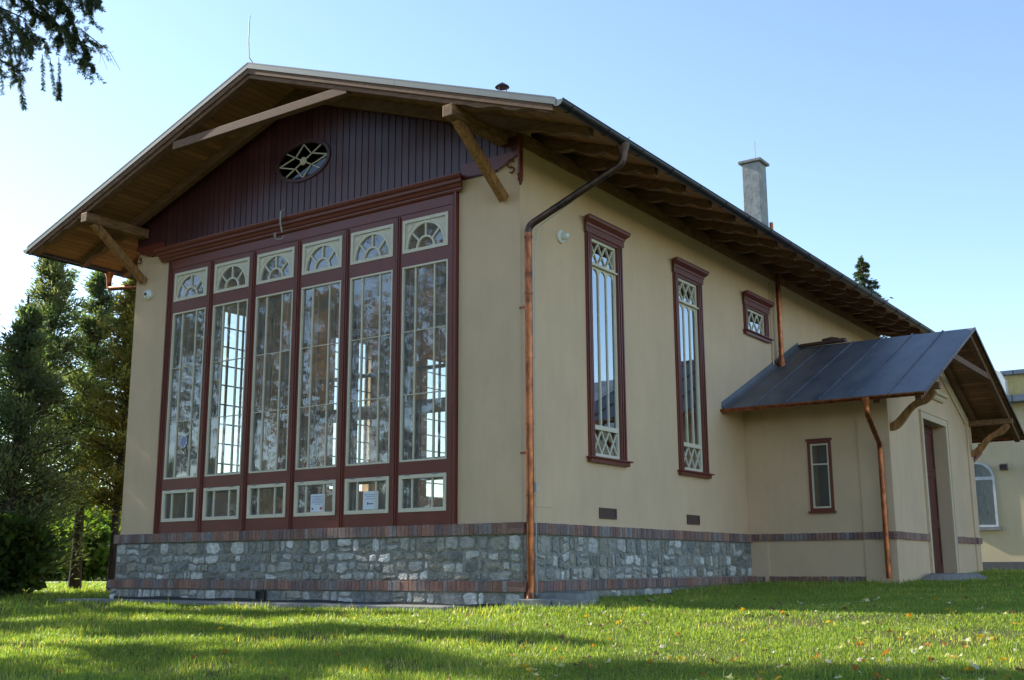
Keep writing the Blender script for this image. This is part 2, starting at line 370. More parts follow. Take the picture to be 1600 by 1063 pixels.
# vertical fins of the facade, east wall, west wall, north wall
wl = MB()
T = 0.42
wl.pbox(FF, WX, -7.56, -1.25, WALLT, -T, 0)
wl.pbox(FF, -1.075, 0, -1.25, WALLT, -T, 0)
wl.pbox(FF, -7.56, -1.075, 4.83, WALLT, -T, 0)
wl.pbox(FF, -7.56, -1.075, -1.25, 0.0, -T, 0)
g0 = WALLT
wl.pprism(FF, [(WX + .0, g0 + .001), (0, g0 + .001), (0, zt(0) - 0.10), (RX, ZR - 0.10), (WX, zt(WX) - 0.10)], -0.3, -0.001)
wl.build('wall', PLASTER, H, bevel=0)
wall_with_holes(FE, T, LY, -1.25, WALLT, eholes, -T, 0).build('wall', PLASTER, H)
wholes = [(1.5 + 3.2 * k, 3.0 + 3.2 * k, 1.0, 4.4) for k in range(5)]
wall_with_holes(FWW, T, LY, -1.25, WALLT, wholes, -T, 0).build('wall', PLASTER, H)
nholes = [(-7.4 + 1.75 * k, -6.1 + 1.75 * k, 1.0, 4.3) for k in range(4)]
wall_with_holes(FN, WX + T, -T, -1.25, WALLT, nholes, -T, -0.002).build('wall', PLASTER, H)
nb = MB(); nb.pprism(FN, [(WX, WALLT + .001), (0, WALLT + .001), (0, zt(0) - .1), (RX, ZR - .1), (WX, zt(WX) - .1)], -.3, -.001); nb.build('rear_gable', CLAD, H)
# ---- inside
MB().box(WX + .42, -.42, .42, LY - .42, -0.4, -0.12).build('floor', FLOOR, H)
MB().box(WX + .42, -.42, .42, LY - .42, 5.0, 5.12).build('ceiling', CEIL, H)
lin = MB()
wall_in = wall_with_holes(FE, T + .01, LY - T - .01, -.12, 5.0, eholes, -T - .03, -T - .003); wall_in.build('lining', INWALL, H)
wall_in = wall_with_holes(FWW, T + .01, LY - T - .01, -.12, 5.0, wholes, -T - .03, -T - .003); wall_in.build('lining', INWALL, H)
wall_in = wall_with_holes(FN, WX + T + .04, -T - .04, -.12, 5.0, nholes, -T - .03, -T - .003); wall_in.build('lining', INWALL, H)
for k in range(6):      # tie columns and cross beams of the hall
    y = 1.1 + 2.6 * k
    for x in (WX + .62, -.62):
        MB().box(x - .11, x + .11, y - .11, y + .11, -.12, 4.6).build('inner_post', INGREY, H)
    MB().box(WX + .5, -.5, y - .09, y + .09, 4.6, 4.85).build('cross_beam', INGREY, H)
# gallery across the hall and climbing bars on the walls
MB().box(WX + .45, -.45, 4.2, 4.35, 2.35, 2.6).box(WX + .45, -.45, 4.2, 4.3, 3.2, 3.26).build('gallery_rail', INGREY, H)
def wall_bars(y0, F, sgn):
    b = MB()
    for a in (0, 1.0): b.pbox(F, y0 + a, y0 + a + .04, -.12, 3.2, -T - .2, -T - .05)
    for k in range(17): b.pbox(F, y0 + .04, y0 + 1.0, .05 + .18 * k, .08 + .18 * k, -T - .19, -T - .15)
    b.build('wall_bars', DARKWOOD, H)
for k in range(4): wall_bars(3.15 + 3.2 * k, FWW, 1)
for y0 in (3.2, 6.3, 9.5, 11.5): wall_bars(y0, FE, 1)
for k in range(3): wall_bars(-6.0 + 1.75 * k, FN, 1)
# ---- windows of the west and north walls (plain casements)
def casement(F, u0, u1, v0, v1, parent, dd=-0.2, mt=CREAM, nu=3, nv=6, glass=GLASSB, nm='window', bw=0.025):
    wd = MB(); wd.frame(F, u0 + .001, u1 - .001, v0 + .001, v1 - .001, .06, dd - .05, dd)
    root = wd.build(nm, mt, parent)
    g = MB()
    for k in range(1, nu): g.pbox(F, u0 + (u1 - u0) * k / nu - bw / 2, u0 + (u1 - u0) * k / nu + bw / 2, v0 + .06, v1 - .06, dd - .04, dd - .01)
    for k in range(1, nv): g.pbox(F, u0 + .06, u1 - .06, v0 + (v1 - v0) * k / nv - bw / 2, v0 + (v1 - v0) * k / nv + bw / 2, dd - .037, dd - .013)
    if g.v: g.build('glazing_bars', mt, root)
    p = MB(); p.add([F(u0 + .05, v0 + .05, dd - .025), F(u1 - .05, v0 + .05, dd - .025), F(u1 - .05, v1 - .05, dd - .025), F(u0 + .05, v1 - .05, dd - .025)], [(0, 1, 2, 3)])
    p.build('pane', glass, root, recalc=False); return root
for h in wholes: casement(FWW, *h, H, nv=9)
for h in nholes: casement(FN, *h, H, nv=9)

# ---- stone plinth and brick bands
def stones(F, u0, u1, v0, v1, d, seed, tall=0.0):
    r = random.Random(seed); mb = MB()
    pal = [((.50, .51, .51), 4), ((.37, .375, .375), 4), ((.28, .285, .28), 4), ((.57, .58, .59), 3), ((.29, .275, .24), 3), ((.22, .235, .24), 3), ((.36, .355, .33), 4)]
    pal = [c for c, k in pal for _ in range(k)]
    v = v0; rows = []
    while v < v1 - .05:
        h = r.uniform(.09, .20) * (1 + .25 * tall)
        if v + h > v1 - .09: h = v1 - v
        rows.append((v, min(v + h, v1))); v += h
    def wob(u, vv): return .022 * math.sin(u * 5.1 + vv * 9 + seed) + .012 * math.sin(u * 13.7 + vv * 3)
    for (a, b) in rows:
        u = u0 + .01
        while u < u1 - .04:
            wd = r.choice([.09, .13, .17, .22, .27, .34]) * r.uniform(.85, 1.2) * (1 - .35 * tall)
            if u + wd > u1 - .1: wd = u1 - .012 - u
            cells = [(u, u + wd, a, b)]
            if r.random() < .28 and b - a > .16 and wd > .15:
                s = r.uniform(.4, .6); mid = a + (b - a) * s; cells = [(u, u + wd, a, mid), (u, u + wd, mid, b)]
            for (p, q, lo, hi) in cells:
                m_ = r.uniform(.003, .020); w_, h_ = q - p - 2 * m_, hi - lo - 2 * m_
                if w_ < .03 or h_ < .02: continue
                n = 15; pts = []
                cu, cv = (p + q) / 2, (lo + hi) / 2; ex = r.uniform(4.0, 14.0)
                for k in range(n):
                    an = 2 * math.pi * (k + r.uniform(-.28, .28)) / n + .3
                    c_, s_ = math.cos(an), math.sin(an); rad = (abs(c_) ** ex + abs(s_) ** ex) ** (-1 / ex) * r.uniform(.76, 1.06)
                    uu = cu + c_ * rad * w_ / 2 * r.uniform(.94, 1.03); vv = cv + s_ * rad * h_ / 2
                    e0 = 0 if lo <= v0 + .001 else 1; e1 = 0 if hi >= v1 - .001 else 1
                    vv += wob(uu, vv) * (e0 if vv < cv else e1)
                    pts.append((min(max(uu, u0), u1), min(max(vv, v0 + .004), v1 - .004)))
                dep = r.uniform(.006, .024); tx, ty = r.uniform(-.03, .03), r.uniform(-.04, .04)
                ins = [((x_ - cu) * .91 + cu, (y_ - cv) * .87 + cv) for x_, y_ in pts]
                vs = [F(x_, y_, d - .01) for x_, y_ in pts] + [F(x_, y_, d + dep * .65) for x_, y_ in [((x_ - cu) * .97 + cu, (y_ - cv) * .95 + cv) for x_, y_ in pts]] + \
                     [F(x_, y_, d + dep + (x_ - cu) * tx + (y_ - cv) * ty + r.uniform(-.005, .005)) for x_, y_ in ins] + [F(cu + r.uniform(-.2, .2) * w_, cv + r.uniform(-.2, .2) * h_, d + dep + r.uniform(0, .012))]
                fs = [[k, (k + 1) % n, n + (k + 1) % n, n + k] for k in range(n)] + [[n + k, n + (k + 1) % n, 2 * n + (k + 1) % n, 2 * n + k] for k in range(n)] + [[2 * n + k, 2 * n + (k + 1) % n, 3 * n] for k in range(n)]
                c = r.choice(pal); j = r.uniform(.8, 1.25); mb.add(vs, fs, tuple(x_ * j for x_ in c))
            u += wd
    return mb
def bricks(mb, F, u0, u1, v0, v1, d0, d1, seed, lying=False, bw=.068):
    r = random.Random(seed)
    pal = [(.36, .19, .15), (.31, .18, .15), (.27, .20, .19), (.33, .23, .20), (.24, .17, .165), (.40, .23, .17), (.32, .27, .26)]
    n = max(1, round((u1 - u0) / (bw + .008))); st = (u1 - u0) / n; run = r.choice(pal); 
    for k in range(n):
        if r.random() < .55: run = r.choice(pal)
        j = r.uniform(.8, 1.2); e = r.uniform(-.004, .004); ev = r.uniform(-.004, .003)
        mb.pbox(F, u0 + k * st + .004, u0 + (k + 1) * st - .004, v0 + .002, v1 + ev, d0, d1 + e, tuple(c * j for c in run))
BT, LB0, LB1 = -.15, -.766, -.9015
PB = -1.30
pl = MB()
pl.pbox(FF, WX - .03, .0285, LB0 - .001, BT - .001, -.05, .03)
pl.pbox(FE, -.029, P0 + .01, LB0 - .001, BT - .001, -.05, .03)
pl.pbox(FF, WX - .08, .0785, PB, LB1 - .001, -.05, .08); pl.pbox(FE, -.079, P0 + .01, PB, LB1 - .001, -.05, .08)
pl.pbox(FWW, -.029, LY, LB0 - .001, BT - .001, -.05, .03); pl.pbox(FWW, -.079, LY, PB, LB1 - .001, -.05, .08)
pl.build('plinth', MORTAR, H)
stones(FF, WX - .03, .03, LB0, BT, .03, 3).build('plinth_stonework', STONE, H)
stones(FE, -.03, P0, LB0, BT, .03, 5, tall=.5).build('plinth_stonework', STONE, H)
stones(FF, WX - .08, .08, -1.12, LB1, .08, 9).build('plinth_stonework', STONE, H)
stones(FE, -.08, P0, -1.12, LB1, .08, 11).build('plinth_stonework', STONE, H)
stones(FWW, -.03, LY, LB0, BT, .03, 13).build('plinth_stonework', STONE, H)
for (v0, v1, d, sd_) in ((BT, 0, .075, 21), (LB1, LB0, .115, 31)):
    bb = MB(); bb.pbox(FF, WX - d + .012, d - .012, v0 - .004, v1 - .006, -.02, d - .008, (.30, .28, .26)); bb.pbox(FE, .005, P0, v0 - .004, v1 - .006, -.02, d - .008, (.30, .28, .26))
    bricks(bb, FF, WX - d, d - .28, v0, v1, 0, d, sd_)
    # two lying bricks at the corner
    bb.pbox(FF, d - .275, d - .001, v0 + .002, (v0 + v1) / 2 - .004, 0, d, (.33, .19, .15)); bb.pbox(FF, d - .275, d - .001, (v0 + v1) / 2 + .004, v1, 0, d, (.26, .14, .12))
    bricks(bb, FE, -d + .006, P0, v0, v1, .0, d, sd_ + 1)
    bricks(bb, FWW, -d, LY, v0, v1, .0, d, sd_ + 2, bw=.14)
    bb.build('brick_band', BRICK, H, bevel=.003)
m_ = MB()
for i in range(60):
    u = WX + .1 + i * .137
    m_.pbox(FF, u, u + .137, -1.085, -1.035 - .012 * math.sin(i * .5) - .03 * i / 60, .09, .125)
m_.build('damp_membrane', BLACK, H)
v_ = MB(); v_.frame(FF, -4.90, -4.70, -1.075, -.915, .02, .10, .135); v_.pbox(FF, -4.88, -4.72, -1.055, -.935, .10, .112); v_.build('cellar_vent', BLACK, H)

# ---- glazed front
ZW0, ZWT, ZC = 0.0, 4.83, 4.80
WC0, PIT, WWD = -7.3952, 1.0550, 0.8595
ZLB, ZLT, ZTB, ZTT, ZFB, ZFT = .1955, .716, .9134, 3.819, 4.0327, 4.5416
fr = MB()
us = [-7.5525] + [c for i in range(6) for c in (WC0 + i * PIT, WC0 + i * PIT + WWD)] + [-1.0839]
vs_ = [0.002, ZLB, ZLT, ZTB, ZTT, ZFB, ZFT, 4.81]
sheet(fr, FF, us, vs_, lambda i, j: i % 2 == 0 or j % 2 == 0, -.16, .022)
front = fr.build('front_glazing_frame', RED, H)
posts = MB()
for i in range(5):
    c = WC0 + i * PIT + WWD + (PIT - WWD) / 2
    for dx, wd, dp in ((-.036, .012, .045), (0, .026, .055), (.036, .012, .045)):
        posts.pbox(FF, c + dx - wd / 2 - .003, c + dx + wd / 2 + .003, .004, 4.62, .0225, dp)
for c in (-7.535, -1.10):
    for dx, wd, dp in ((0, .03, .065), (.035 if c < -4 else -.035, .016, .05), (.062 if c < -4 else -.062, .012, .04)):
        posts.pbox(FF, c + dx - wd / 2, c + dx + wd / 2, .004, 4.805, .0225, dp)
posts.build('pilaster_moulding', RED, front, bevel=.004)
cn = MB()
prof = [(4.80, .03), (4.80, .06), (4.825, .075), (4.845, .075), (4.86, .10), (4.90, .115), (4.915, .15), (4.955, .155), (4.975, .19), (5.01, .205), (5.03, .205), (5.045, .03)]
def cornice(mb, F, u0, u1, prof, dscale=1.0, back=0.0):
    n = len(prof); vs = []
    for (v, d) in prof: e = max(0, d - back) * dscale; vs.append(F(u0 - e * .55, v, d))
    for (v, d) in prof: e = max(0, d - back) * dscale; vs.append(F(u1 + e * .55, v, d))
    fs = [list(range(n)), list(range(n, 2 * n))] + [[i, (i + 1) % n, n + (i + 1) % n, n + i] for i in range(n)]
    mb.add(vs, fs)
cornice(cn, FF, -7.72, -1.02, prof); cn.build('cornice', RED, H)
fz = MB(); fz.pbox(FF, -7.56, -1.075, 4.64, 4.80, .0225, .034); fz.build('frieze_board', RED, front)

def pane(F, u0, u1, v0, v1, d, parent, mt):
    # every pane leans a touch differently, as putty glazing does
    a, b = rnd.uniform(-.006, .006), rnd.uniform(-.006, .006)
    MB().add([F(u0, v0, d + a), F(u1, v0, d + b), F(u1, v1, d - a), F(u0, v1, d - b)], [(0, 1, 2, 3)]).build('pane', mt, parent, recalc=False)
for i in range(6):
    a = WC0 + i * PIT; b = a + WWD
    # lower casement
    f = MB(); f.frame(FF, a - .004, b + .004, ZLB - .004, ZLT + .004, .055, -.02, .034)
    w0 = f.build('lower_window', CREAM, H, bevel=.003)
    g = MB()
    for q in (.27, .70): g.pbox(FF, a + WWD * q - .011, a + WWD * q + .011, ZLB + .05, ZLT - .05, -.018, .018)
    g.build('glazing_bars', CREAM, w0)
    for q in (.18, .78):
        MB().pbox(FF, a + WWD * q - .045, a + WWD * q + .045, ZLT - .004, ZLT + .014, .01, .045).build('hinge', ZINC, w0)
    f = MB(); f.frame(FF, a + .03, b - .03, ZLB + .03, ZLT - .03, .045, -.15, -.11); f.build('inner_sash', INGREY, w0)
    pane(FF, a + .05, b - .05, ZLB + .05, ZLT - .05, -.002, w0, GLASSF)
    # tall light
    f = MB(); f.frame(FF, a - .002, b + .002, ZTB - .002, ZTT + .002, .026, -.03, .027)
    w1 = f.build('tall_window', CREAM, H)
    g = MB()
    for q in (.28, .70): g.pbox(FF, a + WWD * q - .010, a + WWD * q + .010, ZTB + .02, ZTT - .02, -.028, .012)
    for q in (.335, .66): g.pbox(FF, a + .02, b - .02, ZTB + (ZTT - ZTB) * q - .006, ZTB + (ZTT - ZTB) * q + .006, -.026, .008)
    g.build('glazing_bars', CREAM, w1)
    f = MB(); f.frame(FF, a + .02, b - .02, ZTB + .02, ZTT - .02, .035, -.155, -.12)
    for q in (.28, .70): f.pbox(FF, a + WWD * q - .013, a + WWD * q + .013, ZTB + .05, ZTT - .05, -.15, -.12)
    f.build('inner_sash', INGREY, w1)
    for (q0, q1) in ((0, .28), (.28, .70), (.70, 1)):
        for (h0, h1) in ((0, .335), (.335, .66), (.66, 1)):
            pane(FF, a + WWD * q0 + (.01 if q0 == 0 else 0), a + WWD * q1 - (.01 if q1 == 1 else 0), ZTB + (ZTT - ZTB) * h0 + (.01 if h0 == 0 else 0), ZTB + (ZTT - ZTB) * h1 - (.01 if h1 == 1 else 0), -.008, w1, GLASSF)
    # fanlight: cream plate with a half-round opening, ring and spokes
    f = MB(); f.frame(FF, a - .004, b + .004, ZFB - .004, ZFT + .004, .052, -.02, .034)
    w2 = f.build('fan_window', CREAM, H, bevel=.003)
    cu = (a + b) / 2; cz = ZFB + .05; R = .372; RZ = .395
    n = 24; arc = [(cu + R * math.cos(math.pi * k / n), cz + RZ * math.sin(math.pi * k / n)) for k in range(n + 1)]
    x1, x0, z1 = b - .052, a + .052, ZFT - .052
    out = []
    for (x, z) in arc:       # outline of the rectangle reached along each ray
        dx, dz = x - cu, z - cz; k_ = min((x1 - cu) / abs(dx) if abs(dx) > 1e-6 else 9, (z1 - cz) / dz if dz > 1e-6 else 9); out.append((cu + dx * max(k_, 1.0), cz + dz * max(k_, 1.0)))
    out[n // 2] = (cu, max(z1, cz + RZ + .002))
    f = MB(); f.ring(FF, arc, out, -.015, .012, closed=False)
    f.build('spandrel', CREAM, w2)
    g = MB()
    def arcring(r0, r1, z0s, d1):
        i_ = [(cu + r0 * math.cos(math.pi * k / n), cz + r0 * z0s * math.sin(math.pi * k / n)) for k in range(n + 1)]
        o_ = [(cu + r1 * math.cos(math.pi * k / n), cz + r1 * z0s * math.sin(math.pi * k / n)) for k in range(n + 1)]
        g.ring(FF, i_, o_, -.014, d1, closed=False)
    arcring(R - .028, R + .008, RZ / R, .024); arcring(.145, .175, 1.03, .02)
    for an in (42, 90, 138):
        t_ = math.radians(an); g.bar(FF, (cu + .17 * math.cos(t_), cz + .17 * math.sin(t_)), (cu + (R - .02) * math.cos(t_), cz + (RZ - .02) * math.sin(t_)), .026, -.012, .019)
    for sx in (-1, 1):   # raised triangular bead in each corner
        xx = cu + sx * (x1 - cu - .012)
        g.bar(FF, (xx - sx * .15, z1 - .014), (xx, z1 - .014), .011, .0115, .022); g.bar(FF, (xx, z1 - .17), (xx, z1 - .020), .011, .0115, .022)
        g.bar(FF, (xx - sx * .155, z1 - .018), (xx - sx * .005, z1 - .165), .011, .0115, .021)
    g.build('glazing_bars', CREAM, w2)
    pane(FF, a + .045, b - .045, ZFB + .045, ZFT - .045, -.006, w2, GLASSF)

# ---- boarded gable
cl = MB(); r = random.Random(4); u = WX - .0
def gt(u): return zt(u) - .062
OVC = (-4.29, 5.98)
OA, OB = .60, .335
while u < -.001:
    wd = .138; e = min(u + wd, 0.0); a, b = u + .004, e - .004
    mid = -7.75 < (a + b) / 2 < -1.0
    z0 = 5.02 if mid else 4.97
    if not mid:
        du = min(abs(a - WX), abs(b)) ;
        if du < .15: z0 = 5.16
        elif du < .32: z0 = 5.06
    t = r.uniform(.75, 1.2); tt = (t, t, t)
    cx_ = (a + b) / 2
    if abs(cx_ - OVC[0]) < OA:
        hh = OB * math.sqrt(max(0, 1 - ((cx_ - OVC[0]) / OA) ** 2))
        cl.pprism(FF, [(a, z0), (b, z0), (b, OVC[1] - hh), (a, OVC[1] - hh)], .002, .030, tt)
        cl.pprism(FF, [(a, OVC[1] + hh), (b, OVC[1] + hh), (b, gt(b)), (a, gt(a))], .002, .030, tt)
    else:
        pts = [(a, z0), (b, z0), (b, gt(b)), (a, gt(a))]
        if a < RX < b: pts = [(a, z0), (b, z0), (b, gt(b)), (RX, gt(RX)), (a, gt(a))]
        cl.pprism(FF, pts, .002, .030, tt)
    # slim cover bead beside each joint
    if abs(b - OVC[0]) > OA: cl.pbox(FF, b - .004, b + .010, z0 + .03, gt(b) - .02, .002, .040, (.75, .7, .7)) if b < -.02 else None
    else:
        hh = OB * math.sqrt(max(0, 1 - ((b - OVC[0]) / OA) ** 2)) + .03
        cl.pbox(FF, b - .004, b + .010, z0 + .03, OVC[1] - hh, .002, .040, (.75, .7, .7)); cl.pbox(FF, b - .004, b + .010, OVC[1] + hh, gt(b) - .02, .002, .040, (.75, .7, .7))
    u += wd
cl.build('gable_boarding', CLAD, H)
for (xa, xb) in ((WX, -7.75), (-1.0, 0)):    # scalloped foot board over the plastered pillars
    f = MB(); pts = []
    n = 16; lo = 4.985
    for k in range(n + 1):
        x = xa + (xb - xa) * k / n; e = min(x - WX, 0 - x)
        pts.append((x, lo + (.0 if e > .35 else .16 * (1 - e / .35) ** 1.0)))
    pts += [(xb, 5.20), (xa, 5.20)]
    f.pprism(FF, pts, .0305, .045); f.build('foot_board', RED, H)
f = MB()
for cx_, s in ((-.13, 1), (WX + .13, -1)):   # small fretwork scrolls in the top corners
    for (ox, oz, rr, a0, a1) in ((0, 5.03, .055, 20, 300), (s * .02, 4.93, .04, -140, 130)):
        p = [(cx_ + ox + rr * math.cos(math.radians(t)), -.045, oz + rr * math.sin(math.radians(t))) for t in np.linspace(a0, a1, 14)]
        f.tube(p, .013, 6)
f.build('fretwork', RED, H, smooth=True)
# oval window
n = 40
def ell(a, b): return [(OVC[0] + a * math.cos(2 * math.pi * k / n), OVC[1] + b * math.sin(2 * math.pi * k / n)) for k in range(n)]
f = MB(); f.ring(FF, ell(OA - .04, OB - .04), ell(OA + .022, OB + .022), .003, .055); ov = f.build('oval_window', CLAD, H, bevel=.004)
f = MB(); f.pprism(FF, ell(OA - .03, OB - .03), .0025, .006); f.build('backing', mat('oval_dark', (.07, .025, .035), rough=.5), ov)
MB().pprism(FF, ell(OA - .035, OB - .035), .012, .014).build('pane', glass_mat('oval_glass', 1.5, (.55, .45, .5)), ov)
g = MB(); tips = []
for k in range(8):
    t_ = math.radians(45 * k + 22.5)
    tips.append((OVC[0] + (OA - .05) * math.cos(t_) * (1 if k % 2 == 0 else 1), OVC[1] + (OB - .045) * math.sin(t_)))
inn = [(OVC[0] + .20 * math.cos(math.radians(45 * k)), OVC[1] + .13 * math.sin(math.radians(45 * k))) for k in range(8)]
for t_ in range(4):                         # four-pointed star with crossed diagonal bars
    A = math.radians(90 * t_); P_ = (OVC[0] + (OA - .045) * math.cos(A), OVC[1] + (OB - .045) * math.sin(A))
    for dd_ in (-1, 1):
        B = A + dd_ * math.radians(45); Q = (OVC[0] + .24 * math.cos(B), OVC[1] + .15 * math.sin(B)); g.bar(FF, P_, Q, .018, .016, .034)
    B = A + math.radians(45); Q = (OVC[0] + (OA - .05) * math.cos(B), OVC[1] + (OB - .05) * math.sin(B)); g.bar(FF, OVC, Q, .018, .016, .034)
g.lathe([(.001, .016), (.068, .016), (.072, .035), (.05, .05), (.001, .052)], (OVC[0], 0, OVC[1]), axis='-y', n=14)
g.build('glazing_bars', CREAM, ov)
# corner pendant boards on the east side
for yy, X in ((-.055, 0), ):
    f = MB(); z0 = 4.86
    pts = [(yy, 5.46), (yy, z0), (yy - .012, z0 - .03), (yy + .012, z0 - .05), (yy - .006, z0 - .09), (yy + .018, z0 - .11), (yy + .045, z0 - .17), (yy + .072, z0 - .11), (yy + .096, z0 - .09), (yy + .078, z0 - .05), (yy + .102, z0 - .03), (yy + .09, z0), (yy + .09, 5.46)]
    f.pprism(FE, pts, .002, .034); f.build('pendant_board', RED, H)

# ---- roof
def slab(name, x0, x1, y0, y1, zo, th, mt, parent):
    f = MB()
    for (xa, xb) in ((x0, RX), (RX, x1)):
        f.hexa([(xa, y0, zt(xa) + zo - th), (xb, y0, zt(xb) + zo - th), (xb, y1, zt(xb) + zo - th), (xa, y1, zt(xa) + zo - th), (xa, y0, zt(xa) + zo), (xb, y0, zt(xb) + zo), (xb, y1, zt(xb) + zo), (xa, y1, zt(xa) + zo)])
    return f.build(name, mt, parent)
roof = slab('roof', EX0 - .02, EX1 + .02, YF, YB, 0, .018, SHEET, H)
slab('soffit_boards', EX0 + .02, EX1 - .02, YF + .03, YB - .03, -.020, .026, SOFFIT, roof)
def slope_beam(mb, xa, xb, y0, y1, top, dep, tail=None):
    pa = []; n = 12
    xs = list(np.linspace(xa, xb, n))
    for x in xs: pa.append((x, zt(x) - top))
    for x in reversed(xs): pa.append((x, zt(x) - top - dep))
    mb.add([(x, y0, z) for x, z in pa] + [(x, y1, z) for x, z in pa], [list(range(2 * n)), list(range(2 * n, 4 * n))] + [[i, (i + 1) % (2 * n), 2 * n + (i + 1) % (2 * n), 2 * n + i] for i in range(2 * n)])
for (xa, xb) in ((EX0 - .03, RX), (RX, -1.2), (-1.2, EX1 + .03)):
    f = MB(); slope_beam(f, xa, xb - (.003 if xb < EX1 - .1 and xb > RX + .1 else 0), YF - .018, YF - .003, -.018, .095); f.build('verge_flashing', ZINC, roof)
f = MB(); f.hexa([(EX0, YF - .02, zt(EX0) + .004), (RX, YF - .02, ZR + .004), (RX, YF + .12, ZR + .004), (EX0, YF + .12, zt(EX0) + .004), (EX0, YF - .02, zt(EX0) + .022), (RX, YF - .02, ZR + .022), (RX, YF + .12, ZR + .022), (EX0, YF + .12, zt(EX0) + .022)])
f.hexa([(RX, YF - .02, ZR + .004), (EX1, YF - .02, zt(EX1) + .004), (EX1, YF + .12, zt(EX1) + .004), (RX, YF + .12, ZR + .004), (RX, YF - .02, ZR + .022), (EX1, YF - .02, zt(EX1) + .022), (EX1, YF + .12, zt(EX1) + .022), (RX, YF + .12, ZR + .022)])
f.build('verge_capping', ZINC, roof)
for (xa, xb) in ((EX0 + .02, RX), (RX, EX1 - .02)):
    f = MB(); slope_beam(f, xa, xb, YF, YF + .03, .047, .115); f.build('barge_board', WOODX, roof, bevel=.004)
def rafter(y0, y1, side, full=False):
    """rafter with a fretted tail; side 1 = east"""
    top = .047; xs = []
    inner = 4.258 if full else -.30          # distances measured outward from the wall line
    a = -inner if full else inner
    n = 44; dl = np.linspace(a, OVH - .10, n)
    tops = []; bots = []
    for d in dl:
        x = d if side > 0 else WX - d
        dep = .185
        if d > .02:
            q = d / (OVH - .10)
            s_ = abs(math.sin(q * math.pi * 2.5 + .25))
            dep = .205 - .085 * q - .05 * (1 - s_) ** 1.2 + .02 * q * s_
        tops.append((x, zt(x) - top)); bots.append((x, zt(x) - top - dep))
    pa = tops + bots[::-1]; m2 = len(pa); f = MB()
    fs = []
    for i in range(n - 1): 
        j0, j1 = m2 - 1 - i, m2 - 2 - i
        fs += [[i, i + 1, j1, j0], [m2 + i, m2 + j0, m2 + j1, m2 + i + 1], [i, m2 + i, m2 + i + 1, i + 1], [j0, j1, m2 + j1, m2 + j0]]
    fs += [[0, n * 2 - 1, m2 + n * 2 - 1, m2], [n - 1, m2 + n - 1, m2 + n, n]]
    f.add([(x, y0, z) for x, z in pa] + [(x, y1, z) for x, z in pa], fs)
    return f.build('rafter', WOODX, roof, bevel=.006)
for s in (1, -1):
    rafter(YF + .032, YF + .16, s, True); rafter(-.30, -.18, s, True)
    y = .62
    while y < YB - .2: rafter(y, y + .12, s); y += .93
f = MB(); f.box(-6.05, -2.17, YF + .035, YF + .155, 6.175, 6.315); f.build('collar_tie', WOODX, roof, bevel=.008)
f = MB(); f.box(-.20, .02, -.05, LY, 5.432, 5.50); f.box(.001, .05, .04, LY, 5.28, 5.43); f.box(WX - .05, WX - .001, .04, LY, 5.28, 5.43); f.build('wall_plate', RED if False else WOODY, H)
for bx in (-.25, -8.267):
    f = MB(); f.box(bx - .085, bx + .085, YF - .03, -.045, 5.33, 5.50); br = f.build('purlin_end', WOODY, H, bevel=.012)
    f = MB(); f.beam((bx, YF + .16, 5.36), (bx, -.03, 4.53), .115, .13, up=(0, 1, 0)); f.build('strut', WOODT, br, bevel=.012)
# gutters
def gutter(name, x, y0, y1, z, r_, mt, parent, slope=0):
    f = MB(); n = 12; vs = []
    for (y, zz) in ((y0, z), (y1, z + slope)):
        for rr in (r_, r_ - .008):
            for k in range(n + 1):
                t_ = math.pi + math.pi * k / n; vs.append((x + rr * math.cos(t_), y, zz + rr * math.sin(t_)))
    m2 = n + 1; fs = []
    for k in range(n):
        fs += [[k, k + 1, 2 * m2 + k + 1, 2 * m2 + k], [m2 + k, 3 * m2 + k, 3 * m2 + k + 1, m2 + k + 1]]
        fs += [[k, m2 + k, m2 + k + 1, k + 1], [2 * m2 + k, 2 * m2 + k + 1, 3 * m2 + k + 1, 3 * m2 + k]]
    fs += [[0, 2 * m2, 3 * m2, m2], [n, m2 + n, 3 * m2 + n, 2 * m2 + n]]
    f.add(vs, fs)
    f.tube([(x + r_, y0, z + .004), (x + r_, y1, z + .004)], .009, 8)
    o = f.build(name, mt, parent, smooth=True)
    b = MB(); y = y0 + .25
    while y < y1:
        pts = [(x + (r_ + .004) * math.cos(t_), y, z + (r_ + .004) * math.sin(t_)) for t_ in np.linspace(math.pi, 2 * math.pi, 9)]
        b.tube(pts, .007, 5); y += .93
    b.build('gutter_brackets', mt, o)
    # end cap
    c = MB(); c.pprism(lambda u, v, d: (x + u, y0 - d, z + v), [(r_ * math.cos(t_), r_ * math.sin(t_)) for t_ in np.linspace(math.pi, 2 * math.pi, 13)], -.002, .006); c.build('end_cap', ZINC if mt is DARKMETAL else mt, o)
    return o
gutter('gutter', EX1 + .06, YF - .01, YB, zt(EX1) - .035, .078, DARKMETAL, H)
gutter('gutter', EX0 - .06, YF - .01, YB, zt(EX0) - .035, .078, DARKMETAL, H)
def bend(pts, rad=.09, n=5):
    out = [Vector(pts[0])]
    for i in range(1, len(pts) - 1):
        p = Vector(pts[i]); a = (Vector(pts[i - 1]) - p).normalized(); b = (Vector(pts[i + 1]) - p).normalized()
        for k in range(n + 1):
            t_ = k / n; out.append((p + a * rad) * (1 - t_) ** 2 + p * 2 * t_ * (1 - t_) + (p + b * rad) * t_ ** 2)
    out.append(Vector(pts[-1])); return out
def collars(f, x, y, zs, r_): 
    for z in zs: f.lathe([(r_ + .001, -.012), (r_ + .007, -.010), (r_ + .007, .010), (r_ + .001, .012)], (x, y, z), n=12)
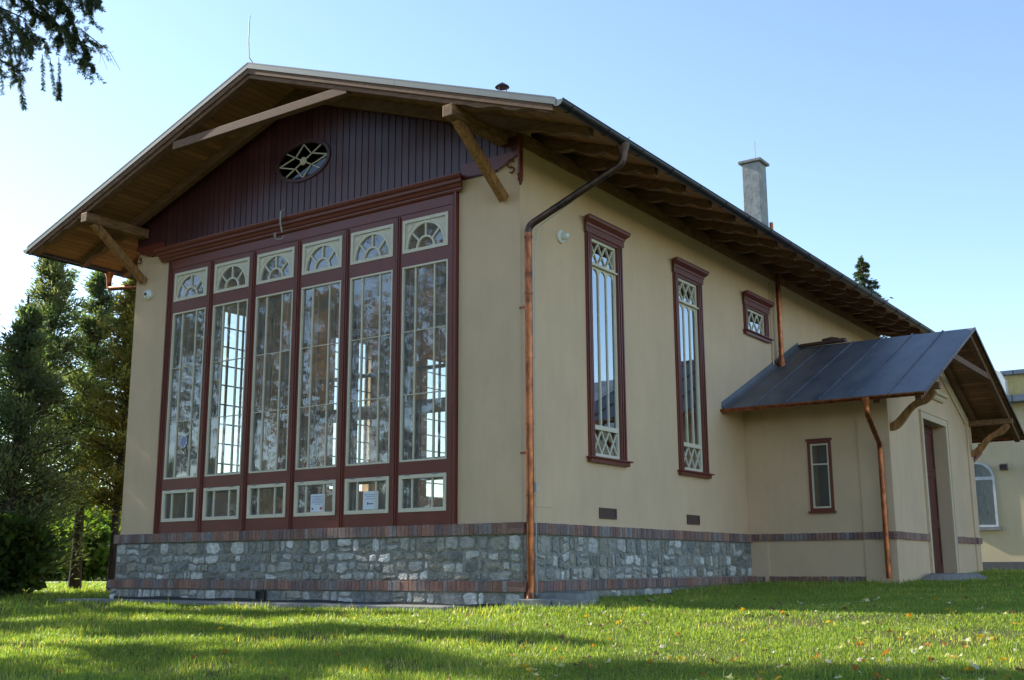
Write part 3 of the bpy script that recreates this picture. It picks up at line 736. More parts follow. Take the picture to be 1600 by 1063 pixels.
# downpipe at the near corner
gx, gy = EX1 + .06, .34
f = MB(); f.lathe([(.05, -.20), (.055, -.12), (.085, -.04), (.09, 0)], (gx, gy, 5.08), n=14)
f.tube(bend([(gx, gy, 4.95), (gx - .02, gy, 4.80), (.15, -.02, 4.06), (.15, -.02, 3.93)], .10), .052, 14)
dp = f.build('downpipe', COPDARK, H, smooth=True)
f = MB(); f.tube([(.15, -.02, 3.96), (.15, -.02, -.80)], .053, 14); f.tube(bend([(.15, -.02, -.80), (.15, -.04, -.93), (.20, -.10, -1.05)], .03), .056, 14)
collars(f, .15, -.02, (3.9, 3.1, 2.2, 1.3, .35, -.45, -.82), .053); f.build('lower_pipe', COPPER, dp, smooth=True)
f = MB()
for z in (2.9, .9): f.box(.0, .16, -.03, -.01, z, z + .03)
f.build('pipe_bracket', COPPER, dp)
f = MB(); f.tube(bend([(gx - .02, gy + .07, 5.14), (gx - .06, gy + .06, 4.82), (.27, .06, 4.05), (.22, .03, 3.7), (.21, .02, 1.0), (.22, .02, -.95)], .08), .006, 6)
f.box(.195, .235, .0, .04, .40, .52); f.tube([(gx - .02, gy + .04, 5.12), (gx + .05, gy + .1, 5.20)], .008, 6)
f.build('lightning_wire', CABLE, H)
# far downpipe
f = MB(); f.tube(bend([(.16, 9.32, 5.52), (.13, 9.32, 5.2), (.13, 9.32, 3.52)], .1), .052, 14); f.lathe([(.052, .0), (.056, .25), (.09, -.04)][:0] or [(.095, -.08), (.075, .06), (.053, .16)], (.13, 9.30, 3.50), n=14)
collars(f, .13, 9.32, (4.9, 4.2, 3.75), .052); f.build('downpipe', COPPER, H, smooth=True)
f = MB(); f.tube([(.03, 9.12, 5.2), (.03, 9.12, 3.45)], .014, 6); f.build('conduit', TRIM, H)
# west downpipe
lx = EX0 - .06
f = MB(); f.lathe([(.05, -.20), (.055, -.12), (.085, -.04), (.09, 0)], (lx, .45, 5.08), n=14)
f.tube(bend([(lx, .45, 4.95), (lx, .45, 4.76), (WX - .16, .45, 4.62), (WX - .16, .45, 4.4), (WX - .16, .45, -.9)], .09), .05, 14); f.build('downpipe', COPPER, H, smooth=True)

# ---- east windows
def lattice(mb, F, u0, u1, v0, v1, nx, ny, d0, d1, bw=.022):
    cw, ch = (u1 - u0) / nx, (v1 - v0) / ny
    for s in (1, -1):
        # diagonal lines clipped to the field
        for k in range(-ny, nx + ny):
            a = Vector((u0 + k * cw, v0 if s > 0 else v1)); dvec = Vector((cw, s * ch))
            t0, t1 = 0.0, float(ny)
            tlo = (u0 - a.x) / cw; thi = (u1 - a.x) / cw
            t0 = max(t0, tlo); t1 = min(t1, thi)
            if t1 - t0 > .05: mb.bar(F, tuple(a + dvec * t0), tuple(a + dvec * t1), bw, d0 + (.001 if s > 0 else 0), d1 - (.002 if s > 0 else 0))
def side_window(F, a, b, z0, z1, parent, tall=True):
    jam = .155
    f = MB()
    # moulded jambs
    for (p, q) in ((a - jam, a), (b, b + jam)):
        f.pbox(F, p, q, z0 - .02, z1 + .06, -.10, .030); 
        for off, wd, dp in ((.02, .03, .055), (.075, .03, .048), (.125, .025, .04)):
            o_ = p + off if p < a else q - off - wd
            f.pbox(F, o_, o_ + wd, z0 - .02, z1 + .06, .0305, dp)
    f.pbox(F, a, b, z1, z1 + .06, -.10, .0295)
    root = f.build('side_window' if tall else 'small_side_window', RED, parent, bevel=.004)
    c = MB(); hz = z1 + .05
    pr = [(hz, .025), (hz, .052), (hz + .095, .055), (hz + .10, .068), (hz + .135, .076), (hz + .145, .09), (hz + .165, .115), (hz + .185, .145), (hz + .22, .15), (hz + .225, .155), (hz + .24, .155), (hz + .245, .025)]
    cornice(c, F, a - jam - .01, b + jam + .01, pr); c.build('window_head', RED, root)
    s = MB(); s.pbox(F, a - jam - .03, b + jam + .03, z0 - .105, z0 - .045, -.05, .075); s.pbox(F, a - jam - .06, b + jam + .06, z0 - .045, z0 - .020, -.05, .115); s.build('sill', RED, root, bevel=.004)
    if not tall:
        g = MB(); g.frame(F, a, b, z0, z1, .04, -.06, -.005); g.build('frame', CREAM, root)
        g = MB(); lattice(g, F, a + .04, b - .04, z0 + .04, z1 - .04, 3, 1, -.045, -.015, .026); g.build('lattice', CREAM, root)
        pane(F, a + .02, b - .02, z0 + .02, z1 - .02, -.03, root, GLASSS); return
    h = z1 - z0; tz0, tz1 = z1 - .415, z1 - .385; bz0, bz1 = z0 + .40, z0 + .47
    g = MB(); g.frame(F, a, b, z0, z1, .045, -.06, -.005); g.pbox(F, a + .045, b - .045, tz0 - .02, tz1, -.055, .012); g.pbox(F, a + .045, b - .045, bz0, bz1, -.055, .006)
    g.pbox(F, a + .0, b - .0, tz0 - .025, tz0, -.004, .035)
    g.build('frame', CREAM, root, bevel=.003)
    g = MB(); lattice(g, F, a + .045, b - .045, tz1, z1 - .045, 3, 1, -.045, -.016, .019); g.build('lattice', CREAM, root)
    g = MB(); lattice(g, F, a + .045, b - .045, z0 + .045, bz0, 3, 1, -.045, -.016, .019)
    g.build('lattice', CREAM, root)
    # three round-headed lights
    g = MB(); u0, u1 = a + .045, b - .045; lw = (u1 - u0) / 3; hw = lw / 2 - .014; top = tz0 - .02; spring = top - hw - .045
    for k in range(3):
        cu = u0 + lw * (k + .5); n = 14
        arc = [(cu + hw * math.cos(math.pi * q / n), spring + hw * 1.08 * math.sin(math.pi * q / n)) for q in range(n + 1)]
        arc = [(cu + hw, spring - .02)] + arc + [(cu - hw, spring - .02)]
        out = []
        for (x_, z_) in arc:
            if z_ <= spring + .001: out.append((cu + (lw / 2 if x_ > cu else -lw / 2), z_))
            else: out.append((cu + lw / 2 * max(-1, min(1, (x_ - cu) / hw * 1.35)), top))
        g.ring(F, arc, out, -.05, -.018, closed=False)
    for k in (1, 2): g.pbox(F, u0 + lw * k - .014, u0 + lw * k + .014, bz1, spring - .018, -.05, -.016)
    for uu in (u0 + .007, u1 - .007): g.pbox(F, uu - .007, uu + .007, bz1, spring - .018, -.05, -.018)
    g.build('mullions', CREAM, root)
    pane(F, a + .02, b - .02, z0 + .02, bz0 + .03, -.035, root, GLASSS); pane(F, a + .02, b - .02, bz0 + .031, tz0, -.034, root, GLASSS); pane(F, a + .02, b - .02, tz0 + .001, z1 - .02, -.036, root, GLASSS)
for a, b in SW: side_window(FE, a, b, SZ0, SZ1, H)
side_window(FE, 7.89, 8.79, 3.97, 4.42, H, tall=False)
# vents and meter hatch
for y0, y1 in ((2.02, 2.52), (4.93, 5.40)):
    f = MB(); f.frame(FE, y0, y1, .115, .275, .022, .001, .022)
    for k in range(6): f.pbox(FE, y0 + .02, y1 - .02, .14 + k * .02, .15 + k * .02, .002, .016)
    f.pbox(FE, y0 + .02, y1 - .02, .137, .253, .001, .006); f.build('wall_vent', BROWNV, H)
f = MB(); f.pbox(FE, .30, .74, .22, .76, .0012, .007); f.build('meter_hatch', PLASTER, H, bevel=.002)
# chimney, vent cowl, stub pipe, lightning rod
cx0, cx1, cy0, cy1 = -1.71, -1.27, 12.15, 12.60
f = MB(); f.box(cx0, cx1, cy0, cy1, 6.0, 9.06); ch = f.build('chimney', CHIM, H, bevel=.012)
f = MB(); f.box(cx0 - .07, cx1 + .07, cy0 - .07, cy1 + .07, 9.061, 9.13); f.build('chimney_cap', CONC, ch, bevel=.01)
f = MB(); f.lathe([(.09, 9.131), (.08, 9.16), (.07, 9.20), (.001, 9.205)], ((cx0 + cx1) / 2 - .06, (cy0 + cy1) / 2, 0), n=12); f.tube([(cx1 - .12, cy0 + .1, 9.12), (cx1 - .12, cy0 + .1, 9.62)], .008, 6); f.build('flue_pot', ZINC, ch)
f = MB(); f.tube([(-1.15, 12.45, 6.0), (-1.15, 12.45, 7.28)], .07, 12); f.tube([(-1.15, 12.45, 7.28), (-1.15, 12.45, 7.55)], .045, 12); f.build('vent_stub', COPPER, H, smooth=True)
cwx, cwy = -1.02, 1.02
f = MB(); f.tube([(cwx, cwy, 5.9), (cwx, cwy, 6.62)], .065, 12)
for k in range(3):
    t_ = 2.1 * k + .4; f.tube([(cwx + .06 * math.cos(t_), cwy + .06 * math.sin(t_), 6.58), (cwx + .075 * math.cos(t_), cwy + .075 * math.sin(t_), 6.82)], .008, 5)
co = f.build('vent_cowl', COPPER, H, smooth=True)
f = MB(); f.lathe([(.115, 6.81), (.105, 6.825), (.06, 6.86), (.02, 6.885), (.001, 6.90)], (cwx, cwy, 0), n=18); f.build('cowl_hat', COPDARK, co, smooth=True)
f = MB(); f.tube([(-4.2, YF + .05, 7.2), (-4.28, YF + .03, 7.32), (-4.31, YF + .03, 7.6), (-4.31, YF + .03, 8.05)], .008, 6); f.build('lightning_rod', ZINC, H)
f = MB()
f.tube([(-4.50, -.20, 5.14), (-4.53, -.26, 5.10), (-4.54, -.25, 4.9), (-4.54, -.2, 4.76)], .013, 6); f.tube([(-4.82, -.06, 4.86), (-4.84, -.1, 4.80), (-4.76, -.12, 4.70), (-4.6, -.14, 4.68), (-4.54, -.16, 4.72)], .008, 6); f.tube([(-4.83, -.05, 4.90), (-4.83, -.08, 4.76)], .010, 6)
f.build('loose_cable', CABLE, H)

# ------------------------------------------------------------------ the porch (part of the hall)
def FP(u, v, d): return (u, P0 - d, v)       # porch side wall facing south
def FPN(u, v, d): return (u, P1 + d, v)
def FG(u, v, d): return (PX + d, u, v)       # porch gable wall facing east
DY0, DY1, DZ1 = 9.84, 11.54, 2.22
PT = .40
pzs = pz(P0) - .10
wall_with_holes(FP, .002, PX - .03, -1.2, pzs - .06, [(1.25, 1.61, .42, 1.62)], -PT, -.03).build('porch_wall', PLASTER, H)
f = MB(); f.pbox(FPN, .002, PX - .03, -1.2, pzs - .06, -PT, -.03); f.build('porch_wall', PLASTER, H)
mb = wall_with_holes(FG, P0 + .001, P1 - .001, -1.2, pzs - .06, [(DY0, DY1, -1.2, DZ1)], -.55, -.02)
def gpoly(off, zlo, y0=P0, y1=P1): return [(y0, zlo), (y1, zlo), (y1, pz(y1) - off), (PRY, PZR - off), (y0, pz(y0) - off)]
mb.pprism(FG, gpoly(.10, pzs - .059), -.55, -.02)
mb.build('porch_gable_wall', PLASTER, H)
f = MB()   # raised corner pilasters and edge trims
f.pbox(FP, .003, .36, -1.2, pzs - .07, -.031, 0); f.pbox(FP, 2.28, PX - .0305, -1.2, pzs - .07, -.031, -.0015); f.pbox(FP, .36, 2.28, pzs - .35, pzs - .07, -.031, -.002)
f.build('porch_pilaster', PLASTER, H)
f = MB(); f.pprism(FG, [(P0, -1.2), (P0 + .40, -1.2), (P0 + .40, pz(P0 + .4) - .13), (P0, pz(P0) - .13)], -.03, .012); f.build('porch_pilaster', PLASTER, H); f = MB(); f.pprism(FG, [(P1 - .40, -1.2), (P1, -1.2), (P1, pz(P1) - .13), (P1 - .40, pz(P1 - .4) - .13)], -.03, .012)
f.build('porch_pilaster', PLASTER, H)
f = MB()
for s in (-1, 1):    # raking border that follows the gable
    ya, yb = (P0 + .40, PRY) if s < 0 else (PRY, P1 - .40)
    f.pprism(FG, [(ya, pz(ya) - .12), (yb, pz(yb) - .12), (yb, pz(yb) - .42), (ya, pz(ya) - .42)], -.021, .012)
f.build('raking_border', TRIM, H)
f = MB()    # architrave and hood above the door
f.frame(FG, DY0 - .14, DY1 + .14, -1.2, DZ1 + .14, .14, -.021, .015, wb=.0001); f.frame(FG, DY0 - .16, DY1 + .16, -1.2, DZ1 + .16, .03, -.021, .03, wb=.0001)
f.build('door_surround', TRIM, H)
f = MB(); cornice(f, FG, DY0 + .25, DY1 - .05, [(2.70, -.02), (2.70, .03), (2.74, .06), (2.78, .07), (2.80, .12), (2.85, .13), (2.87, -.02)]); f.build('door_hood', TRIM, H)
f = MB(); f.pbox(FG, DY0 + .01, DY1 - .01, -1.2, DZ1 - .01, -.30, -.25); door = f.build('door', REDDOOR, H)
f = MB()
for (a, b) in ((DY0 + .1, (DY0 + DY1) / 2 - .06), ((DY0 + DY1) / 2 + .06, DY1 - .1)):
    for (c, d) in ((-.6, .2), (.3, 1.2), (1.3, 2.1)): f.frame(FG, a, b, c, d, .04, -.251, -.235)
f.build('door_panels', REDDOOR, door)
f = MB(); f.tube([(PX - .25, PRY - .03, .35), (PX - .19, PRY - .03, .35), (PX - .19, PRY - .15, .35)], .01, 8); f.build('handle', ZINC, door)
# bands of the porch
bb = MB(); bricks(bb, FP, .04, .36, BT + .02, 0, -.02, .035, 51); bricks(bb, FP, .36, 2.28, BT + .02, 0, -.05, .01, 52); bricks(bb, FP, 2.28, PX + .045, BT + .02, 0, -.02, .035, 53)
bricks(bb, FG, P0 - .03, P0 + .40, BT + .02, 0, -.02, .045, 54); bricks(bb, FG, P0 + .40, DY0 - .16, BT + .02, 0, -.03, .02, 55); bricks(bb, FG, DY1 + .16, P1 - .40, BT + .02, 0, -.03, .02, 56); bricks(bb, FG, P1 - .40, P1 + .03, BT + .02, 0, -.02, .045, 57)
bricks(bb, FP, .06, 2.27, LB1 + .02, LB0, -.05, .0, 58)
bb.build('brick_band', BRICK, H, bevel=.003)
# porch window
f = MB(); f.frame(FP, 1.21, 1.65, .39, 1.66, .052, -.06, -.005); pw = f.build('porch_window', RED, H, bevel=.003)
f = MB(); f.pbox(FP, 1.18, 1.68, .352, .388, -.05, .03); f.pbox(FP, 1.19, 1.67, 1.661, 1.70, -.05, .012); f.build('sill', RED, pw)
f = MB(); f.frame(FP, 1.263, 1.597, .443, 1.607, .028, -.06, -.018); f.pbox(FP, 1.29, 1.57, 1.22, 1.245, -.055, -.02); f.build('frame', CREAM, pw)
pane(FP, 1.28, 1.58, .46, 1.59, -.04, pw, GLASSB)
f = MB(); f.box(1.1, 1.8, P0 + .5, P0 + .52, .2, 1.9); f.build('curtain', mat('dark_curtain', (.08, .09, .1), rough=.9), pw)
# porch roof
def pslab(name, x0, x1, zo, th, mt, parent, y0=P0 - PO, y1=P1 + PO):
    f = MB()
    for (ya, yb) in ((y0, PRY), (PRY, y1)):
        f.hexa([(x0, ya, pz(ya) + zo - th), (x1, ya, pz(ya) + zo - th), (x1, yb, pz(yb) + zo - th), (x0, yb, pz(yb) + zo - th), (x0, ya, pz(ya) + zo), (x1, ya, pz(ya) + zo), (x1, yb, pz(yb) + zo), (x0, yb, pz(yb) + zo)])
    return f.build(name, mt, parent)
pr_ = pslab('porch_roof', .004, PEX, 0, .016, SHEET, H)
pslab('porch_soffit', .03, PEX - .03, -.018, .028, PSOFFIT, pr_, P0 - PO + .02, P1 + PO - .02)
f = MB()
for k in range(1, 6):
    x = .004 + k * .605
    f.hexa([(x - .010, P0 - PO + .01, pz(P0 - PO + .01)), (x + .010, P0 - PO + .01, pz(P0 - PO + .01)), (x + .010, PRY, PZR), (x - .010, PRY, PZR), (x - .010, P0 - PO + .01, pz(P0 - PO + .01) + .028), (x + .010, P0 - PO + .01, pz(P0 - PO + .01) + .028), (x + .010, PRY, PZR + .028), (x - .010, PRY, PZR + .028)])
    f.hexa([(x - .010, PRY, PZR), (x + .010, PRY, PZR), (x + .010, P1 + PO - .01, pz(P1 + PO)), (x - .010, P1 + PO - .01, pz(P1 + PO)), (x - .010, PRY, PZR + .028), (x + .010, PRY, PZR + .028), (x + .010, P1 + PO - .01, pz(P1 + PO) + .028), (x - .010, P1 + PO - .01, pz(P1 + PO) + .028)])
f.build('standing_seams', SHEET, pr_)
f = MB(); ya = P0 - PO - .02
f.hexa([(.002, ya, pz(ya) - .01), (.09, ya, pz(ya) - .01), (.09, PRY, PZR - .01), (.002, PRY, PZR - .01), (.002, ya, pz(ya) + .13), (.03, ya, pz(ya) + .045), (.03, PRY, PZR + .045), (.002, PRY, PZR + .13)])
f.build('wall_flashing', SHEET, pr_)
f = MB(); f.hexa([(.05, PRY - .10, PZR + .02), (1.05, PRY - .10, PZR + .03), (1.05, PRY + .1, PZR + .03), (.05, PRY + .1, PZR + .02), (.05, PRY - .06, PZR + .07), (1.05, PRY - .06, PZR + .10), (1.05, PRY + .06, PZR + .10), (.05, PRY + .06, PZR + .07)])
f.tube([(.55, PRY - .03, PZR + .11), (.75, PRY, PZR + .125), (.9, PRY + .02, PZR + .11)], [.02, .04, .02], 8)
f.build('ridge_cap', mat('rusty_ridge', (.09, .05, .035), rough=.7, var=.4), pr_)
f = MB()
for s in (-1, 1):
    y0_, y1_ = (P0 - PO, PRY) if s < 0 else (PRY, P1 + PO)
    f.hexa([(PEX + .001, y0_, pz(y0_) - .05), (PEX + .014, y0_, pz(y0_) - .05), (PEX + .014, y1_, pz(y1_) - .05), (PEX + .001, y1_, pz(y1_) - .05), (PEX + .001, y0_, pz(y0_) + .012), (PEX + .014, y0_, pz(y0_) + .012), (PEX + .014, y1_, pz(y1_) + .012), (PEX + .001, y1_, pz(y1_) + .012)])
f.build('verge_flashing', COPDARK, pr_)
for xr in (PEX - .20, PX + .04):
    f = MB()
    for s in (-1, 1):
        y0_, y1_ = (P0 - PO + .10, PRY) if s < 0 else (PRY, P1 + PO - .10)
        f.hexa([(xr, y0_, pz(y0_) - .175), (xr + .11, y0_, pz(y0_) - .175), (xr + .11, y1_, pz(y1_) - .175), (xr, y1_, pz(y1_) - .175), (xr, y0_, pz(y0_) - .047), (xr + .11, y0_, pz(y0_) - .047), (xr + .11, y1_, pz(y1_) - .047), (xr, y1_, pz(y1_) - .047)])
    if xr > 3: f.box(xr + .005, xr + .105, PRY - 1.52, PRY + 1.52, 3.20, 3.32)
    f.build('porch_truss', WOODX, pr_, bevel=.006)
for yb_ in (P0 + .12, P1 - .12):
    zb = pz(yb_) - .18
    f = MB(); f.box(PX - .03, PEX - .02, yb_ - .06, yb_ + .06, zb - .12, zb); 
    pe = f.build('porch_purlin', WOODY, H, bevel=.006)
    f = MB(); n = 16; up_ = []; dn = []
    for k in range(n + 1):
        q = k / n; x = PX + .015 + (.80) * q; z = zb - .12 - .62 * (1 - q) - .035 * math.sin(q * math.pi * 3.0)
        w2_ = .055 + .012 * math.sin(q * 9)
        dn.append((x + .03, z - w2_)); up_.append((x - .03 if k else x - .012, z + w2_))
    dn[0] = (PX + .003, dn[0][1]); up_[0] = (PX + .003, up_[0][1])
    pts = dn + up_[::-1]; m2 = len(pts); fs = []
    for i in range(n): 
        j0, j1 = m2 - 1 - i, m2 - 2 - i
        fs += [[i, i + 1, j1, j0], [m2 + i, m2 + j0, m2 + j1, m2 + i + 1], [i, m2 + i, m2 + i + 1, i + 1], [j0, j1, m2 + j1, m2 + j0]]
    fs += [[0, m2 - 1, 2 * m2 - 1, m2], [n, m2 + n, m2 + n + 1, n + 1]]
    f.add([(x, yb_ - .05, z) for x, z in pts] + [(x, yb_ + .05, z) for x, z in pts], fs)
    f.build('carved_bracket', WOODT, pe, bevel=.006)
# porch gutters (along X)
def xgutter(y, x0, x1, z, r_, mt):
    f = MB(); n = 12; vs = []
    for x in (x0, x1):
        for rr in (r_, r_ - .007):
            for k in range(n + 1):
                t_ = math.pi + math.pi * k / n; vs.append((x, y + rr * math.cos(t_), z + rr * math.sin(t_)))
    m2 = n + 1; fs = []
    for k in range(n):
        fs += [[k, k + 1, 2 * m2 + k + 1, 2 * m2 + k], [m2 + k, 3 * m2 + k, 3 * m2 + k + 1, m2 + k + 1], [k, m2 + k, m2 + k + 1, k + 1], [2 * m2 + k, 2 * m2 + k + 1, 3 * m2 + k + 1, 3 * m2 + k]]
    fs += [[0, 2 * m2, 3 * m2, m2], [n, m2 + n, 3 * m2 + n, 2 * m2 + n]]
    f.add(vs, fs); 
    for x in np.arange(x0 + .1, x1, .62): f.tube([(x, y + (r_ + .004) * math.cos(t_), z + (r_ + .004) * math.sin(t_)) for t_ in np.linspace(math.pi, 2 * math.pi, 9)], .006, 5)
    for x in (x0, x1): f.pprism(lambda u, v, d: (x + d, y + u, z + v), [(r_ * math.cos(t_), r_ * math.sin(t_)) for t_ in np.linspace(math.pi, 2 * math.pi, 13)], -.003, .003)
    return f.build('porch_gutter', mt, H, smooth=True)
ys_ = P0 - PO - .035
xgutter(ys_, -.02, PEX, pz(P0 - PO) - .02, .06, COPPER); xgutter(P1 + PO + .035, .02, PEX, pz(P0 - PO) - .02, .06, COPPER)
f = MB(); f.lathe([(.045, -.2), (.05, -.1), (.085, -.02), (.085, 0)], (2.66, ys_, 2.21), n=14)
f.tube(bend([(2.66, ys_, 2.06), (2.66, ys_, 1.95), (2.58, P0 - .14, 1.50), (2.58, P0 - .14, 1.2), (2.58, P0 - .14, -.80)], .09), .046, 14); collars(f, 2.58, P0 - .14, (1.3, .5, -.3), .046)
f.build('downpipe', COPPER, H, smooth=True)
f = MB(); yn = P1 + PO + .035; f.tube(bend([(2.66, yn, 2.15), (2.66, yn, 1.95), (2.58, P1 + .14, 1.6), (2.58, P1 + .14, -.80)], .08), .046, 12); f.build('downpipe', COPPER, H, smooth=True)

# ------------------------------------------------------------------ small things on the hall
L = thing('wall_lamp', 'round white bulkhead lamp on the cream side wall left of the first tall window', 'lamp', loc=(0, 1.04, 4.19))
f = MB(); f.lathe([(.07, .001), (.098, .002), (.098, .03), (.085, .045), (.06, .05)], (0, 0, 0), n=20, axis='x'); o = f.build('lamp_base', WHITE, L, smooth=True)
f = MB(); f.lathe([(.058, .05), (.06, .09), (.05, .13), (.028, .15), (.001, .155)], (0, 0, 0), n=18, axis='x'); f.build('lamp_shade', mat('opal_glass', (.72, .74, .72), rough=.2), L, smooth=True)
Cc = thing('security_camera', 'white dome camera high on the left facade pillar', 'camera', loc=(-8.12, 0, 4.27))
f = MB(); f.lathe([(.085, .001), (.095, .003), (.095, .045), (.08, .06), (.06, .09), (.001, .1)], (0, 0, 0), n=20, axis='-y'); f.build('camera_housing', WHITE, Cc, smooth=True)
f = MB(); f.lathe([(.028, .075), (.028, .112), (.001, .118)], (0.01, 0, -.005), n=12, axis='-y'); f.lathe([(.01, .08), (.01, .1), (.001, .105)], (-.045, 0, -.005), n=8, axis='-y'); f.build('lens', DARKG, Cc, smooth=True)
def notice(label, u0, u1, v0, v1, rows, logo):
    N = thing('paper_notice', label, 'notice', 'printed notices in the lower windows', loc=(0, 0, 0))
    MB().pbox(FF, u0, u1, v0, v1, .0045, .0055).build('paper', PAPER, N)
    t_ = MB(); r = random.Random(len(label))
    for (fr0, fr1, yy) in rows:
        u = u0 + (u1 - u0) * fr0; e = u0 + (u1 - u0) * fr1; z = v0 + (v1 - v0) * yy
        while u < e - .004:
            wd = r.uniform(.008, .022); t_.pbox(FF, u, min(u + wd, e), z, z + .0075, .0056, .0062); u += wd + .004
    t_.build('text_lines', INK, N)
    for (q0, q1, z0, z1, mt) in logo: MB().pbox(FF, u0 + (u1 - u0) * q0, u0 + (u1 - u0) * q1, v0 + (v1 - v0) * z0, v0 + (v1 - v0) * z1, .0056, .0064).build('printed_mark', mt, N)
notice('white notice with close lines of text and a red mark in the fourth lower window', -3.90, -3.60, .255, .52, [(.08, .92, .86), (.14, .9, .77), (.1, .92, .68), (.12, .88, .59), (.1, .9, .50), (.3, .7, .41)], [(.66, .93, .12, .25, INKRED), (.08, .2, .12, .22, INK)])
notice('white notice with three short lines and a small green mark in the fifth lower window', -2.83, -2.53, .255, .52, [(.08, .92, .80), (.2, .8, .70), (.16, .86, .57)], [(.27, .38, .26, .40, INKGRN), (.4, .68, .28, .34, INK)])
bd = MB(); r = random.Random(2)
bx, bz = -6.95, 1.53
for i in range(-4, 5):
    for j in range(-4, 5):
        if i * i + j * j < 19 and (i + j) % 2 == 0: bd.pbox(FF, bx + i * .02 - .011, bx + i * .02 + .011, bz + j * .021 - .012 + .004 * i, bz + j * .021 + .012 + .004 * i, .0125, .0135)
bdo = thing('window_sticker', 'small round blue and white checked sticker low on the leftmost tall window', 'sticker')
bd.build('blue_squares', mat('sticker_blue', (.05, .08, .28), rough=.4), bdo)
MB().pprism(FF, [(bx + .10 * math.cos(t_), bz + .105 * math.sin(t_)) for t_ in np.linspace(0, 2 * math.pi, 17)[:-1]], .0105, .0118).build('white_disc', PAPER, bdo)
for i, (x0, x1, y0, y1, z0, z1, lab) in enumerate((
        (.13, .62, -.32, .0, -1.2, -.985, 'grey concrete kerb block under the near corner downpipe'),
        (.64, 1.10, -.28, .05, -1.2, -.99, 'outermost grey concrete kerb block right of the corner downpipe'),
        (.20, .80, .05, .40, -1.2, -.92, 'raised long grey concrete block against the stone plinth'),
        (.30, .72, .42, .75, -1.2, -.90, 'far raised grey concrete block ending beside the side lawn'))):
    tag(MB().box(x0, x1, y0, y1, z0, z1).build('concrete_block', CONC, bevel=.012), lab, 'block', 'concrete blocks by the corner')

# ------------------------------------------------------------------ neighbouring building on the right
NB = thing('yellow_house', 'pale yellow house with arched window and blue grey roof behind the porch', 'house', loc=(0, 0, 0))
BY = 24.0
def FB(u, v, d): return (u, BY - d, v)
f = MB(); f.box(-3, 24, BY, BY + 9, -1.2, 4.25)
f.build('wall', PLASTER2, NB)
f = MB(); f.box(-3.4, 24.4, BY - .45, BY + 9.4, 4.251, 4.45); f.build('eaves', BLUER, NB)
f = MB(); f.hexa([(3.9, BY - .5, 4.451), (24.5, BY - .5, 4.451), (24.5, BY + 9.5, 4.451), (3.9, BY + 9.5, 4.451), (8.2, BY + 4.2, 7.2), (21, BY + 4.2, 7.2), (21, BY + 4.8, 7.2), (8.2, BY + 4.8, 7.2)]); f.build('roof', BLUER, NB)
f = MB(); f.box(1.55, 3.6, BY + .2, BY + 3, 4.452, 5.15); f.build('upper_storey', mat('ochre_plaster', (.62, .48, .2), rough=.9), NB)
f = MB(); f.box(1.45, 3.7, BY + .05, BY + 3.1, 5.151, 5.28); f.build('upper_eaves', BLUER, NB)
f = MB(); pts = [(.62, 4.46), (1.62, 4.46), (1.62, 4.95), (1.5, 5.22), (1.25, 5.36), (.95, 5.36), (.72, 5.22), (.62, 4.95)]; f.pprism(FB, pts, -1.4, .2); f.build('white_dormer', WHITE, NB)
def arched_window(u0, u1, v0, v1):
    cu = (u0 + u1) / 2; hw = (u1 - u0) / 2; sp = v1 - hw; n = 14
    outl = [(u0, v0), (u1, v0)] + [(cu + hw * math.cos(math.pi * k / n), sp + hw * math.sin(math.pi * k / n)) for k in range(n + 1)]
    inl = [((x - cu) * .86 + cu, (z - (v0 + v1) / 2) * .94 + (v0 + v1) / 2) for x, z in outl]
    f = MB(); f.ring(FB, inl, outl, .004, .06); f.pbox(FB, u0 + .05, u1 - .05, sp - .06, sp + .04, .005, .055); w_ = f.build('arched_window', mat('pale_frame', (.5, .53, .58), rough=.4), NB)
    f = MB(); f.pprism(FB, inl, .002, .003); f.build('curtain', CURTAIN, w_)
    f = MB(); f.pprism(FB, inl, .018, .019); f.build('pane', glass_mat('house_glass', 1.5, (.85, .88, .9), wav=.01, boost=.1), w_)
    f = MB(); f.pbox(FB, u0 - .08, u1 + .08, v0 - .1, v0, .0, .12); f.build('sill', mat('grey_sill', (.2, .2, .22)), w_)
for u in (.06, 3.6, 7.2, 10.8): arched_window(u, u + .98, .56, 2.52)
f = MB(); f.box(1.92, 3.1, BY - .03, BY + .02, -.5, 2.35); f.build('door', mat('house_door', (.25, .15, .1)), NB)
f = MB(); f.box(-3.02, 24.02, BY - .04, BY - .001, -1.1, -.48); f.build('plinth', mat('dark_plinth', (.09, .09, .10), rough=.9), NB)
hl = thing('floodlight', 'small grey floodlight on the pale yellow house wall', 'lamp', loc=(1.36, BY, 2.34))
f = MB(); f.hexa([(-.12, -.25, -.08), (.1, -.25, -.08), (.1, -.08, -.12), (-.12, -.08, -.12), (-.12, -.25, .06), (.1, -.25, .06), (.1, -.08, .1), (-.12, -.08, .1)]); f.build('lamp_head', DARKG, hl, bevel=.01)
f = MB(); f.box(-.03, .03, -.09, -.001, -.04, .04); f.build('bracket', DARKG, hl)

